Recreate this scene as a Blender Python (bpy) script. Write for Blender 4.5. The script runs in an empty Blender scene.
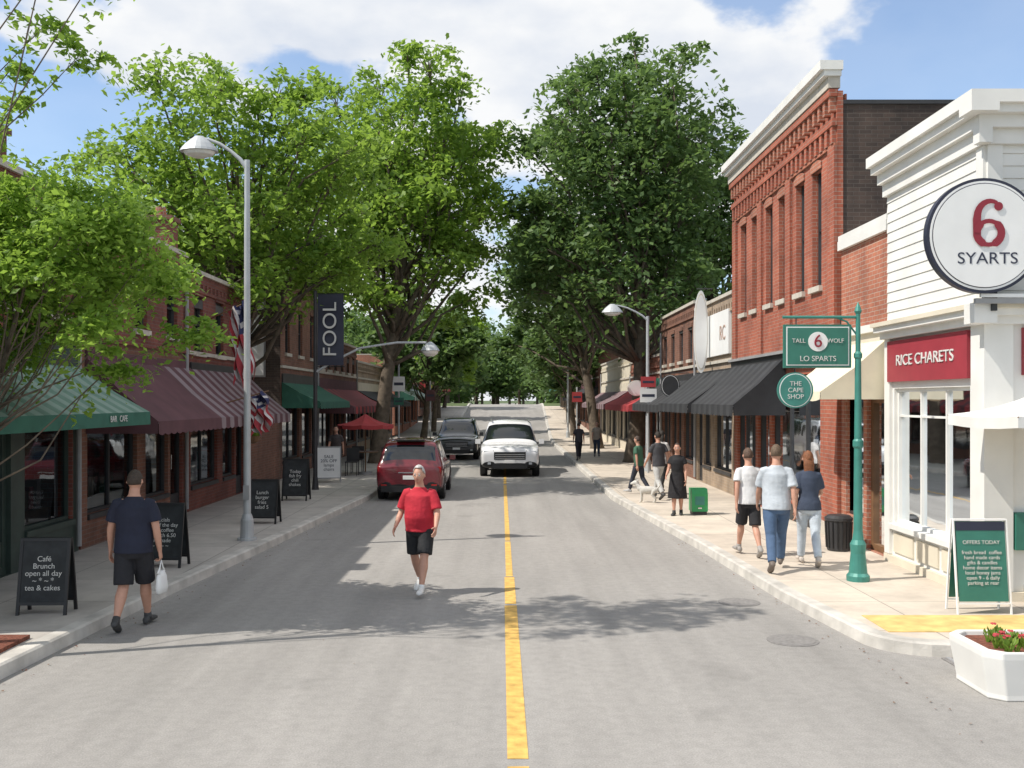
import bpy, bmesh, math, random
import numpy as np
from mathutils import Vector, Matrix, Euler
random.seed(7)
scene=bpy.context.scene
COL=scene.collection
Z=Vector((0,0,1))
# ------------------------------------------------------------------ materials
def nmat(name):
    m=bpy.data.materials.new(name); m.use_nodes=True
    nt=m.node_tree; b=nt.nodes['Principled BSDF']
    return m,nt,b
def rgb(c): return (c[0],c[1],c[2],1)
def mat(name,c,rough=.6,metal=0,var=.15,scale=4,bump=0,bscale=40,spec=.5,coat=0):
    m,nt,b=nmat(name); N=nt.nodes; L=nt.links
    b.inputs['Roughness'].default_value=rough; b.inputs['Metallic'].default_value=metal
    b.inputs['Specular IOR Level'].default_value=spec; b.inputs['Coat Weight'].default_value=coat
    tc=N.new('ShaderNodeTexCoord')
    if var>0:
        no=N.new('ShaderNodeTexNoise'); no.inputs['Scale'].default_value=scale; no.inputs['Detail'].default_value=6
        L.new(tc.outputs['Object'],no.inputs['Vector'])
        r=N.new('ShaderNodeValToRGB'); r.color_ramp.elements[0].position=.3; r.color_ramp.elements[1].position=.7
        r.color_ramp.elements[0].color=rgb([x*(1-var) for x in c]); r.color_ramp.elements[1].color=rgb([min(1,x*(1+var)) for x in c])
        L.new(no.outputs['Fac'],r.inputs['Fac']); L.new(r.outputs['Color'],b.inputs['Base Color'])
    else: b.inputs['Base Color'].default_value=rgb(c)
    if bump>0:
        n2=N.new('ShaderNodeTexNoise'); n2.inputs['Scale'].default_value=bscale; n2.inputs['Detail'].default_value=4
        L.new(tc.outputs['Object'],n2.inputs['Vector'])
        bp=N.new('ShaderNodeBump'); bp.inputs['Strength'].default_value=bump; bp.inputs['Distance'].default_value=.02
        L.new(n2.outputs['Fac'],bp.inputs['Height']); L.new(bp.outputs['Normal'],b.inputs['Normal'])
    return m
def brickmat(name,c1,c2,mort,bw=.21,rh=.072,stain=.4):
    m,nt,b=nmat(name); N=nt.nodes; L=nt.links
    b.inputs['Roughness'].default_value=.85
    tc=N.new('ShaderNodeTexCoord'); br=N.new('ShaderNodeTexBrick')
    br.inputs['Scale'].default_value=1; br.inputs['Brick Width'].default_value=bw; br.inputs['Row Height'].default_value=rh
    br.inputs['Mortar Size'].default_value=.006; br.inputs['Mortar Smooth'].default_value=.2; br.inputs['Bias'].default_value=-.2
    br.inputs['Color1'].default_value=rgb(c1); br.inputs['Color2'].default_value=rgb(c2); br.inputs['Mortar'].default_value=rgb(mort)
    L.new(tc.outputs['UV'],br.inputs['Vector'])
    def layer(c,scale,mp,lo,hi,p0,p1):
        q=N.new('ShaderNodeMapping'); q.inputs['Scale'].default_value=mp; L.new(tc.outputs['UV'],q.inputs['Vector'])
        no=N.new('ShaderNodeTexNoise'); no.inputs['Scale'].default_value=scale; no.inputs['Detail'].default_value=7; no.inputs['Roughness'].default_value=.65
        L.new(q.outputs[0],no.inputs['Vector'])
        r=N.new('ShaderNodeValToRGB'); r.color_ramp.elements[0].position=p0; r.color_ramp.elements[1].position=p1
        r.color_ramp.elements[0].color=(lo,lo,lo,1); r.color_ramp.elements[1].color=(hi,hi*.98,hi*.95,1)
        L.new(no.outputs['Fac'],r.inputs['Fac'])
        mx=N.new('ShaderNodeMix'); mx.data_type='RGBA'; mx.blend_type='MULTIPLY'; mx.inputs[0].default_value=1
        L.new(c,mx.inputs[6]); L.new(r.outputs['Color'],mx.inputs[7]); return mx.outputs[2]
    c=layer(br.outputs['Color'],.9,(1,1,1),1-stain,1.08,.3,.65); c=layer(c,2.2,(1.6,.18,1),.8,1.04,.32,.55)
    L.new(c,b.inputs['Base Color'])
    bp=N.new('ShaderNodeBump'); bp.invert=True; bp.inputs['Strength'].default_value=.5; bp.inputs['Distance'].default_value=.008
    L.new(br.outputs['Fac'],bp.inputs['Height']); L.new(bp.outputs['Normal'],b.inputs['Normal'])
    return m
def glassmat(name,tint=(.40,.45,.46)):
    m=bpy.data.materials.new(name); m.use_nodes=True; nt=m.node_tree; N=nt.nodes; L=nt.links; N.clear()
    o=N.new('ShaderNodeOutputMaterial'); t=N.new('ShaderNodeBsdfTransparent'); t.inputs[0].default_value=rgb(tint)
    g=N.new('ShaderNodeBsdfGlossy'); g.inputs['Roughness'].default_value=.03; g.inputs['Color'].default_value=(.9,.95,1,1)
    f=N.new('ShaderNodeFresnel'); f.inputs['IOR'].default_value=2.0
    mx=N.new('ShaderNodeMixShader'); L.new(f.outputs[0],mx.inputs[0]); L.new(t.outputs[0],mx.inputs[1]); L.new(g.outputs[0],mx.inputs[2])
    tc=N.new('ShaderNodeTexCoord'); no=N.new('ShaderNodeTexNoise'); no.inputs['Scale'].default_value=1.2
    bp=N.new('ShaderNodeBump'); bp.inputs['Strength'].default_value=.06; bp.inputs['Distance'].default_value=.05
    L.new(tc.outputs['Object'],no.inputs['Vector']); L.new(no.outputs['Fac'],bp.inputs['Height']); L.new(bp.outputs['Normal'],g.inputs['Normal'])
    L.new(mx.outputs[0],o.inputs[0]); return m
def leafmat(name,dark,light,trans,tm=.35):
    m=bpy.data.materials.new(name); m.use_nodes=True; nt=m.node_tree; N=nt.nodes; L=nt.links; N.clear()
    o=N.new('ShaderNodeOutputMaterial'); a=N.new('ShaderNodeAttribute'); a.attribute_name='tint'
    r=N.new('ShaderNodeValToRGB'); r.color_ramp.elements[0].color=rgb(dark); r.color_ramp.elements[1].color=rgb(light)
    L.new(a.outputs['Fac'],r.inputs['Fac'])
    d=N.new('ShaderNodeBsdfPrincipled'); d.inputs['Roughness'].default_value=.5; d.inputs['Specular IOR Level'].default_value=.3
    L.new(r.outputs['Color'],d.inputs['Base Color'])
    t=N.new('ShaderNodeBsdfTranslucent'); t.inputs[0].default_value=rgb(trans)
    mx=N.new('ShaderNodeMixShader'); mx.inputs[0].default_value=tm
    L.new(d.outputs[0],mx.inputs[1]); L.new(t.outputs[0],mx.inputs[2]); L.new(mx.outputs[0],o.inputs[0]); return m
def asphaltmat():
    m,nt,b=nmat('asphalt'); N=nt.nodes; L=nt.links
    tc=N.new('ShaderNodeTexCoord')
    b.inputs['Roughness'].default_value=.9; b.inputs['Specular IOR Level'].default_value=.25
    def noise(s,d,ro=.55,mp=None):
        n=N.new('ShaderNodeTexNoise'); n.inputs['Scale'].default_value=s; n.inputs['Detail'].default_value=d; n.inputs['Roughness'].default_value=ro
        if mp:
            q=N.new('ShaderNodeMapping'); q.inputs['Scale'].default_value=mp; L.new(tc.outputs['Object'],q.inputs['Vector']); L.new(q.outputs[0],n.inputs['Vector'])
        else: L.new(tc.outputs['Object'],n.inputs['Vector'])
        return n
    a=noise(.35,6,.6,(1,.45,1)); f=noise(70,4,.75); st=noise(1.6,5,.6,(1.5,.08,1))
    r1=N.new('ShaderNodeValToRGB'); r1.color_ramp.elements[0].position=.3; r1.color_ramp.elements[1].position=.7
    r1.color_ramp.elements[0].color=(.29,.278,.26,1); r1.color_ramp.elements[1].color=(.37,.353,.33,1); L.new(a.outputs['Fac'],r1.inputs['Fac'])
    def mul(c,fac,lo,hi,p0=.3,p1=.7):
        r=N.new('ShaderNodeValToRGB'); r.color_ramp.elements[0].position=p0; r.color_ramp.elements[1].position=p1
        r.color_ramp.elements[0].color=(lo,lo,lo,1); r.color_ramp.elements[1].color=(hi,hi,hi,1); L.new(fac,r.inputs['Fac'])
        mx=N.new('ShaderNodeMix'); mx.data_type='RGBA'; mx.blend_type='MULTIPLY'; mx.inputs[0].default_value=1
        L.new(c,mx.inputs[6]); L.new(r.outputs['Color'],mx.inputs[7]); return mx.outputs[2]
    c=mul(r1.outputs['Color'],f.outputs['Fac'],.74,1.2); c=mul(c,st.outputs['Fac'],.86,1.05)
    sp=noise(.8,3,.5); c=mul(c,sp.outputs['Fac'],.88,1,.28,.36)
    sq=noise(9,3,.6); c=mul(c,sq.outputs['Fac'],.93,1.03,.35,.6)
    L.new(c,b.inputs['Base Color'])
    bp=N.new('ShaderNodeBump'); bp.inputs['Strength'].default_value=.45; bp.inputs['Distance'].default_value=.01; L.new(f.outputs['Fac'],bp.inputs['Height']); L.new(bp.outputs['Normal'],b.inputs['Normal'])
    return m
def concretemat(name,c,slab=1.5,joint=.55):
    m,nt,b=nmat(name); N=nt.nodes; L=nt.links; b.inputs['Roughness'].default_value=.85
    tc=N.new('ShaderNodeTexCoord'); br=N.new('ShaderNodeTexBrick'); br.offset=0
    br.inputs['Scale'].default_value=1; br.inputs['Brick Width'].default_value=slab; br.inputs['Row Height'].default_value=slab; br.inputs['Mortar Size'].default_value=.01
    br.inputs['Color1'].default_value=rgb(c); br.inputs['Color2'].default_value=rgb([x*.88 for x in c]); br.inputs['Mortar'].default_value=rgb([x*joint for x in c])
    L.new(tc.outputs['Object'],br.inputs['Vector'])
    no=N.new('ShaderNodeTexNoise'); no.inputs['Scale'].default_value=1.7; no.inputs['Detail'].default_value=9; no.inputs['Roughness'].default_value=.7; L.new(tc.outputs['Object'],no.inputs['Vector'])
    r=N.new('ShaderNodeValToRGB'); r.color_ramp.elements[0].position=.3; r.color_ramp.elements[1].position=.65; r.color_ramp.elements[0].color=(.76,.75,.74,1); r.color_ramp.elements[1].color=(1.06,1.05,1.03,1)
    L.new(no.outputs['Fac'],r.inputs['Fac'])
    mx=N.new('ShaderNodeMix'); mx.data_type='RGBA'; mx.blend_type='MULTIPLY'; mx.inputs[0].default_value=1
    L.new(br.outputs['Color'],mx.inputs[6]); L.new(r.outputs['Color'],mx.inputs[7]); L.new(mx.outputs[2],b.inputs['Base Color'])
    return m
M={}
M['asphalt']=asphaltmat()
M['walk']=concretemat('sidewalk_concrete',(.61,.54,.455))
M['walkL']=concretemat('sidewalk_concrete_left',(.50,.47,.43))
M['kerb']=mat('kerb_concrete',(.50,.475,.43),.85,var=.25,scale=3,bump=.2)
M['ground']=mat('ground_grass',(.07,.10,.03),.9,var=.4,scale=.3)
M['yellow']=mat('road_paint_yellow',(.62,.385,.10),.8,var=.28,scale=9,bump=.2)
M['yellow2']=mat('curb_paint_yellow',(.66,.46,.17),.8,var=.25,scale=5)
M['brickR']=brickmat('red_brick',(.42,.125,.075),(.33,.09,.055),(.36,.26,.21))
M['brickR2']=brickmat('orange_brick',(.44,.165,.10),(.37,.13,.085),(.45,.36,.30))
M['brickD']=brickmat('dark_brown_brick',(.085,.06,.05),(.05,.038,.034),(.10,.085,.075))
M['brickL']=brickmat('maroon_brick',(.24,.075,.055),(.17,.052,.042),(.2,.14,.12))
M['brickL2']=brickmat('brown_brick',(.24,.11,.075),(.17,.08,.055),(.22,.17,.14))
M['brickT']=brickmat('tan_brick',(.40,.31,.23),(.34,.26,.19),(.4,.35,.3))
M['white']=mat('white_paint',(.73,.72,.68),.55,var=.07,scale=2)
M['cream']=mat('cream_paint',(.66,.60,.48),.6,var=.08,scale=2)
M['grey']=mat('grey_paint',(.30,.30,.30),.6,var=.1)
M['iron']=mat('cast_iron',(.21,.20,.19),.85,var=.2,scale=20)
M['dark']=mat('dark_paint',(.035,.035,.037),.5,var=.2)
M['dgreen']=mat('dark_green_paint',(.035,.055,.045),.5,var=.2)
M['black']=mat('black_trim',(.012,.012,.013),.45,var=0)
M['roof']=mat('tar_roof',(.09,.085,.08),.95,var=.3)
M['stone']=mat('limestone',(.52,.48,.41),.8,var=.12,scale=6)
M['glass']=glassmat('window_glass')
M['interior']=mat('shop_interior',(.18,.15,.12),.9,var=.5,scale=1.6)
M['intfloor']=mat('shop_floor',(.14,.10,.07),.6)
M['redsign']=mat('sign_red',(.31,.035,.05),.5,var=.08)
M['greensign']=mat('sign_green',(.035,.17,.125),.45,var=.1)
M['teal']=mat('teal_metal',(.05,.22,.18),.45,metal=.1,var=.15)
M['navy']=mat('sign_navy',(.022,.024,.045),.45,var=.1)
M['chalk']=mat('chalkboard',(.025,.028,.03),.8,var=.3,scale=8)
M['chalkw']=mat('chalk_white',(.6,.6,.57),.9,var=0)
M['signw']=mat('sign_white',(.78,.78,.76),.5,var=.03)
M['letters']=mat('letter_dark',(.03,.035,.06),.5,var=0)
M['lettersr']=mat('letter_red',(.26,.02,.035),.5,var=0)
M['pole']=mat('galvanised_pole',(.46,.48,.49),.5,metal=.25,var=.1)
M['lampglass']=mat('lamp_lens',(.75,.74,.7),.3,var=0)
M['awnG']=mat('awning_green',(.035,.13,.09),.85,var=.15)
M['awnGl']=mat('awning_pale_green',(.24,.34,.28),.85,var=.1)
M['awnGm']=mat('awning_mid_green',(.14,.25,.19),.85,var=.12)
M['awnW']=mat('awning_white',(.48,.52,.48),.85,var=.1)
M['awnM']=mat('awning_maroon',(.115,.05,.058),.85,var=.18,scale=2)
M['awnS']=mat('awning_mauve',(.25,.20,.21),.85,var=.12)
M['awnK']=mat('awning_black',(.022,.023,.026),.8,var=.2)
M['awnK2']=mat('awning_charcoal',(.038,.04,.043),.8,var=.2)
M['awnC']=mat('awning_cream',(.72,.66,.50),.85,var=.06)
M['awnR']=mat('awning_red',(.42,.05,.055),.8,var=.12)
M['wood']=mat('wood_door',(.16,.085,.04),.6,var=.3)
M['bark']=mat('tree_bark',(.12,.095,.07),.95,var=.35,scale=6,bump=.8,bscale=18)
M['mulch']=mat('mulch',(.18,.06,.035),.95,var=.5,scale=30,bump=1,bscale=50)
M['rubber']=mat('rubber',(.015,.015,.016),.8,var=.1)
M['chrome']=mat('chrome',(.6,.6,.62),.15,metal=1,var=0)
M['carglass']=mat('car_glass',(.012,.015,.018),.04,var=0,spec=.9)
M['skin']=mat('skin',(.52,.28,.195),.55,var=.06,scale=20)
M['leafA']=leafmat('leaves_bright',(.075,.15,.025),(.24,.36,.06),(.36,.54,.08),.45)
M['leafB']=leafmat('leaves_dark',(.055,.11,.04),(.155,.235,.08),(.22,.35,.09),.38)
M['leafC']=leafmat('leaves_lime',(.10,.19,.025),(.26,.40,.07),(.40,.60,.09),.45)
# ------------------------------------------------------------------ mesh builder
def empty(name,loc=(0,0,0),rz=0):
    e=bpy.data.objects.new(name,None); e.location=loc; e.rotation_euler=(0,0,rz); e.empty_display_size=.3; COL.objects.link(e); return e
class B:
    def __init__(s): s.v=[]; s.f=[]; s.m=[]; s.mats=[]
    def mi(s,m):
        if m not in s.mats: s.mats.append(m)
        return s.mats.index(m)
    def poly(s,pts,m):
        n=len(s.v); s.v+= [tuple(p) for p in pts]; s.f.append(tuple(range(n,n+len(pts)))); s.m.append(s.mi(m))
    def box(s,x0,x1,y0,y1,z0,z1,m):
        s.hexa([(x0,y0,z0),(x1,y0,z0),(x1,y1,z0),(x0,y1,z0),(x0,y0,z1),(x1,y0,z1),(x1,y1,z1),(x0,y1,z1)],m)
    def hexa(s,p8,m):
        n=len(s.v); s.v+=[tuple(p) for p in p8]; k=s.mi(m)
        for q in ((0,3,2,1),(4,5,6,7),(0,1,5,4),(1,2,6,5),(2,3,7,6),(3,0,4,7)): s.f.append(tuple(n+i for i in q)); s.m.append(k)
    def rings(s,rings,m,cap=True):
        n=len(s.v); k=s.mi(m); S=len(rings[0])
        for r in rings: s.v+=[tuple(p) for p in r]
        for i in range(len(rings)-1):
            for j in range(S):
                a=n+i*S+j; b=n+i*S+(j+1)%S; s.f.append((a,b,b+S,a+S)); s.m.append(k)
        if cap:
            s.f.append(tuple(n+j for j in range(S))[::-1]); s.m.append(k)
            e=n+(len(rings)-1)*S; s.f.append(tuple(e+j for j in range(S))); s.m.append(k)
    def tube(s,pts,rad,m,seg=10,cap=True,ell=1.0,ref=None,dome=False):
        pts=[Vector(p) for p in pts]; 
        if not hasattr(rad,'__len__'): rad=[rad]*len(pts)
        rad=list(rad)
        if dome:
            a=(pts[0]-pts[1]).normalized(); b=(pts[-1]-pts[-2]).normalized()
            P=[pts[0]+a*rad[0]*.95,pts[0]+a*rad[0]*.6]+pts+[pts[-1]+b*rad[-1]*.6,pts[-1]+b*rad[-1]*.95]
            rad=[rad[0]*.3,rad[0]*.8]+rad+[rad[-1]*.8,rad[-1]*.3]; pts=P
        R=[]; prev=None
        for i,p in enumerate(pts):
            t=(pts[min(i+1,len(pts)-1)]-pts[max(i-1,0)]).normalized()
            if prev is None:
                u=Vector(ref) if ref is not None else (Vector((1,0,0)) if abs(t.x)<.9 else Vector((0,1,0)))
            else: u=prev
            u=(u-t*u.dot(t)).normalized(); w=t.cross(u); prev=u
            R.append([p+u*(rad[i]*math.cos(2*math.pi*j/seg))+w*(rad[i]*ell*math.sin(2*math.pi*j/seg)) for j in range(seg)])
        s.rings(R,m,cap)
    def eloft(s,R,m,seg=20):
        s.rings([[Vector((cx+rx*math.cos(2*math.pi*j/seg),cy+ry*math.sin(2*math.pi*j/seg),z)) for j in range(seg)] for cx,cy,z,rx,ry in R],m)
    def disc(s,c,nrm,r,th,m,seg=32,ry=None):
        c=Vector(c); nrm=Vector(nrm).normalized(); u=nrm.orthogonal().normalized() if abs(nrm.z)>.9 else Z.cross(nrm).normalized(); w=nrm.cross(u); ry=ry or r
        R=[[c+nrm*d+u*(r*math.cos(2*math.pi*j/seg))+w*(ry*math.sin(2*math.pi*j/seg)) for j in range(seg)] for d in (0,th)]
        s.rings(R,m)
    def finish(s,name,parent=None,local=False,smooth=False,recalc=True,bevel=0):
        me=bpy.data.meshes.new(name); off=Vector((0,0,0))
        if parent is not None and not local: off=Vector(parent.location)
        co=np.array(s.v,dtype=float)
        me.from_pydata([tuple(c) for c in (co-np.array(off))],[],s.f)
        for m in s.mats: me.materials.append(m)
        me.polygons.foreach_set('material_index',s.m)
        if recalc:
            bm=bmesh.new(); bm.from_mesh(me); bmesh.ops.recalc_face_normals(bm,faces=bm.faces); bm.to_mesh(me); bm.free()
        uv=me.uv_layers.new(name='UVMap')
        for p in me.polygons:
            n=p.normal; ax=max(range(3),key=lambda i:abs(n[i]))
            for li in p.loop_indices:
                c=me.vertices[me.loops[li].vertex_index].co+off
                uv.data[li].uv=((c.y,c.z) if ax==0 else (c.x,c.z) if ax==1 else (c.x,c.y))
        if smooth:
            me.polygons.foreach_set('use_smooth',[True]*len(me.polygons))
        ob=bpy.data.objects.new(name,me); COL.objects.link(ob)
        if parent is not None: ob.parent=parent
        if bevel>0:
            bv=ob.modifiers.new('bevel','BEVEL'); bv.width=bevel; bv.segments=2; bv.limit_method='ANGLE'
        return ob
def text(body,name,parent,loc,rz,size,m,extrude=.006,align='CENTER',sx=1,spacing=1):
    c=bpy.data.curves.new(name,'FONT'); c.body=body; c.size=size; c.extrude=extrude; c.align_x=align; c.align_y='CENTER'; c.space_line=spacing
    c.materials.append(m); o=bpy.data.objects.new(name,c); COL.objects.link(o)
    o.rotation_euler=(math.pi/2,0,rz); o.scale=(sx,1,1)
    o.location=Vector(loc)-(Vector(parent.location) if parent is not None else Vector()); o.parent=parent
    return o
# ------------------------------------------------------------------ terrain
def gz(y):
    if y<58: return 0
    if y<116:
        t=(y-58)/58; return 2.05*(t*t*(3-2*t)*.4+t*.6)
    if y<180: return 2.05-(y-116)/64*.9
    return 1.15
def interp(T,y):
    if y<=T[0][0]: return T[0][1]
    for (a,b),(c,d) in zip(T,T[1:]):
        if y<=c: return b+(d-b)*(y-a)/(c-a)
    return T[-1][1]
KL=[(-20,-4.75),(9,-4.6),(13,-4.38),(17,-4.05),(25.5,-3.45),(60,-3.3),(115,-4.0),(400,-4.0)]
KR=[(10.5,3.72),(12.7,3.5),(17,3.3),(25.5,2.72),(60,2.7),(115,4.2),(400,4.2)]
g=B(); S=3500
g.poly([(-S,-S,-.06),(S,-S,-.06),(S,S,-.06),(-S,S,-.06)],M['ground']); g.finish('ground')
ys=[-25,0,10,20,30,45,58]+[58+4*i for i in range(1,15)]+[116,125,140,160,180,400]
ys=sorted(set(ys))
r=B()
for a,b in zip(ys,ys[1:]):
    r.poly([(-32,a,gz(a)),(34,a,gz(a)),(34,b,gz(b)),(-32,b,gz(b))],M['asphalt'])
r.finish('road')
def pave(name,path,outer,mw,side):
    e=empty(name); b=B(); k=B(); KH=.13
    P=[Vector((x,y,0)) for x,y in path]; off=[]
    for i,p in enumerate(P):
        t=(P[min(i+1,len(P)-1)]-P[max(i-1,0)]).normalized(); n=Vector((t.y,-t.x,0))*side
        off.append(n)
    for i in range(len(P)-1):
        a,b2=P[i],P[i+1]; ga,gb=gz(a.y),gz(b2.y); na,nb=off[i],off[i+1]
        U=lambda p,h,n,d,g_: (p.x+n.x*d,p.y+n.y*d,g_+h)
        k.poly([U(a,-.02,na,0,ga),U(b2,-.02,nb,0,gb),U(b2,KH-.015,nb,.02,gb),U(a,KH-.015,na,.02,ga)],M['kerb'])
        k.poly([U(a,KH-.015,na,.02,ga),U(b2,KH-.015,nb,.02,gb),U(b2,KH+.004,nb,.045,gb),U(a,KH+.004,na,.045,ga)],M['kerb'])
        k.poly([U(a,KH+.004,na,.045,ga),U(b2,KH+.004,nb,.045,gb),U(b2,KH+.004,nb,.19,gb),U(a,KH+.004,na,.19,ga)],M['kerb'])
        k.poly([U(a,KH+.004,na,.19,ga),U(b2,KH+.004,nb,.19,gb),U(b2,KH-.03,nb,.192,gb),U(a,KH-.03,na,.192,ga)],M['kerb'])
        if b2.y>a.y+1e-4 or side<0:
            b.poly([(a.x+na.x*.15,a.y+na.y*.15,ga+KH),(b2.x+nb.x*.15,b2.y+nb.y*.15,gb+KH),(outer,b2.y+nb.y*.15,gb+KH),(outer,a.y+na.y*.15,ga+KH)],mw if a.y<104 else M['ground'])
    b.finish('paving',e); k.finish('kerbstones',e,smooth=False)
ysL=[-20,0,5,9,11,13,15,17,20,25.5,40,58]+[y for y in ys if y>58]
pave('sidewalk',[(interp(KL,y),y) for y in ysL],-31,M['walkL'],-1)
arc=[(3.72+.7-.7*math.cos(a),10.6-.7*math.sin(a)) for a in [math.radians(x) for x in (90,75,60,45,30,15,0)]]
ysR=[11.5,12.7,14.5,17,20,25.5,40,58]+[y for y in ys if y>58]
pave('sidewalk',[(33,9.9),(10,9.9)]+arc+[(interp(KR,y),y) for y in ysR],33,M['walk'],1)
l=B()
def cl(y0,y1,xo=0,w=.075):
    st=[y0+(y1-y0)*i/12 for i in range(13)]
    for a,b in zip(st,st[1:]):
        xa=.12-.004*min(a,30)+xo; xb=.12-.004*min(b,30)+xo
        l.poly([(xa-w,a,gz(a)+.004),(xa+w,a,gz(a)+.004),(xb+w,b,gz(b)+.004),(xb-w,b,gz(b)+.004)],M['yellow'])
cl(-4,6.95); cl(7.1,12.4); cl(12.5,14.4,0,.07); cl(14.45,18,0,.05); cl(18.1,30,0,.045); cl(30.3,57,0,.045)
l.finish('road_marking')
p=B(); p.box(4.0,12,10.42,11.22,.131,.138,M['yellow2']); p.finish('curb_ramp_paint')
def manhole(x,y,r):
    e=empty('manhole_cover',(x,y,0)); b=B(); b.disc((x,y,.001),(0,0,1),r,.004,M['iron']); b.disc((x,y,.005),(0,0,1),r*.86,.003,M['iron']); b.finish('cover',e)
manhole(3.05,10.6,.27); manhole(2.95,12.6,.26)
gr=B(); gr.box(4.3,4.95,9.55,9.86,.002,.012,M['iron'])
for i in range(6): gr.box(4.34+.1*i,4.38+.1*i,9.56,9.85,.012,.02,M['grey'])
gr.finish('storm_drain')
rs=np.random.RandomState(77); b=B()
for i in range(260):
    y=rs.uniform(6,30); sd_=rs.rand()<.6
    x=(interp(KL,y)+abs(rs.normal())*.2+.03) if sd_ else (interp(KR,max(y,10.6))-abs(rs.normal())*.12-.03)
    if rs.rand()<.06: x=rs.uniform(-4,3)
    s=rs.uniform(.008,.02); a=rs.rand()*6.28
    b.poly([(x+s*math.cos(a+k*1.57)*(1 if k%2 else .6),y+s*math.sin(a+k*1.57)*(1 if k%2 else .6),.006+rs.rand()*.012) for k in range(4)],M['mulch'] if rs.rand()<.5 else M['wood'])
b.finish('fallen_leaves')
# ------------------------------------------------------------------ facades
class Fac:
    def __init__(s,b,P,U,N): s.b=b; s.P=Vector(P); s.U=Vector(U); s.N=Vector(N)
    def pt(s,u,v,d): return s.P+s.U*u+Z*v+s.N*d
    def obox(s,u0,u1,v0,v1,d0,d1,m,b=None):
        q=s.pt; (b or s.b).hexa([q(u0,v0,d0),q(u1,v0,d0),q(u1,v0,d1),q(u0,v0,d1),q(u0,v1,d0),q(u1,v1,d0),q(u1,v1,d1),q(u0,v1,d1)],m)
    def wall(s,W,H,ops,m,v0=0,dep=.16,split=None,lowm=None):
        us=sorted(set([0,W]+[o[0] for o in ops]+[o[1] for o in ops])); vs=sorted(set([v0,H]+[o[2] for o in ops]+[o[3] for o in ops]+([split] if split else [])))
        q=s.pt
        for a,b in zip(us,us[1:]):
            for c,d in zip(vs,vs[1:]):
                um,vm=(a+b)/2,(c+d)/2
                if any(o[0]<um<o[1] and o[2]<vm<o[3] for o in ops): continue
                s.b.poly([q(a,c,0),q(b,c,0),q(b,d,0),q(a,d,0)],lowm if (split and vm<split) else m)
        for o in ops:
            a,b,c,d=o[:4]; mm=lowm if (split and d<split) else m
            for x in (((a,c),(a,d)),((b,c),(b,d)),((a,c),(b,c)),((a,d),(b,d))):
                s.b.poly([q(*x[0],0),q(*x[1],0),q(*x[1],-dep),q(*x[0],-dep)],mm)
    def window(s,o,gb,fr,nu=1,nv=1,fw=.05,dep=.12,sill=None,lintel=None):
        a,b,c,d=o[:4]; q=s.pt
        gb.poly([q(a,c,-dep),q(b,c,-dep),q(b,d,-dep),q(a,d,-dep)],M['glass'])
        s.obox(a,a+fw,c,d,-dep-.02,-dep+.05,fr); s.obox(b-fw,b,c,d,-dep-.02,-dep+.05,fr)
        s.obox(a+fw,b-fw,c,c+fw,-dep-.02,-dep+.05,fr); s.obox(a+fw,b-fw,d-fw,d,-dep-.02,-dep+.05,fr)
        for i in range(1,nu):
            u=a+(b-a)*i/nu; s.obox(u-fw*.4,u+fw*.4,c+fw,d-fw,-dep-.015,-dep+.04,fr)
        for i in range(1,nv):
            v=c+(d-c)*i/nv; s.obox(a+fw,b-fw,v-fw*.35,v+fw*.35,-dep-.012,-dep+.036,fr)
        if sill: s.obox(a-.06,b+.06,c-.1,c,-.02,.07,sill)
        if lintel:
            n=6
            for i in range(n):
                t0,t1=i/n,(i+1)/n; h0=.08*math.sin(math.pi*t0); h1=.08*math.sin(math.pi*t1)
                u0=a-.05+(b-a+.1)*t0; u1=a-.05+(b-a+.1)*t1
                s.b.hexa([q(u0,d,-.02),q(u1,d,-.02),q(u1,d,.03),q(u0,d,.03),q(u0,d+.12+h0,-.02),q(u1,d+.12+h1,-.02),q(u1,d+.12+h1,.03),q(u0,d+.12+h0,.03)],lintel)
def shell(b,side,xf,y0,y1,h,m,depth,g0,mside=None,hs=None,coping=None,front_par=True):
    s=-1 if side=='L' else 1; xb=xf+s*depth; hs=hs or h; mside=mside or m
    X=lambda a,c:(min(a,c),max(a,c))
    t=.22
    x0,x1=X(xf+s*.003,xb)
    b.box(x0,x1,y0,y0+t,g0,hs,mside); b.box(x0,x1,y1-t,y1,g0,hs,mside)
    a0,a1=X(xb,xb-s*t); b.box(a0,a1,y0+t,y1-t,g0,hs,mside)
    a0,a1=X(xf+s*.01,xb-s*t); b.box(a0,a1,y0+t,y1-t,hs-.75,hs-.55,M['roof'])
    a0,a1=X(xf+s*.2,xf+s*.24); b.box(a0,a1,y0+t,y1-t,hs-.55,h-.005,m)
    a0,a1=X(xf+s*.17,xb-s*t); b.box(a0,a1,y0+t,y1-t,g0+.01,g0+.03,M['intfloor']); 
    if h-g0>5: b.box(a0,a1,y0+t,y1-t,g0+3.25,g0+3.45,M['roof'])
    c=xf+s*2.6; a0,a1=X(c,c+s*.05); b.box(a0,a1,y0+t,y1-t,g0+.03,hs-.75,M['interior'])
    cp=coping or M['stone']
    a0,a1=X(xf+s*.35,xb); b.box(a0,a1,y0-.0,y0+t+.04,hs,hs+.07,cp); b.box(a0,a1,y1-t-.04,y1,hs,hs+.07,cp)
    a0,a1=X(xf-s*.06,xf+s*.35); b.box(a0,a1,y0,y1,h,h+.09,cp)
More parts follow.
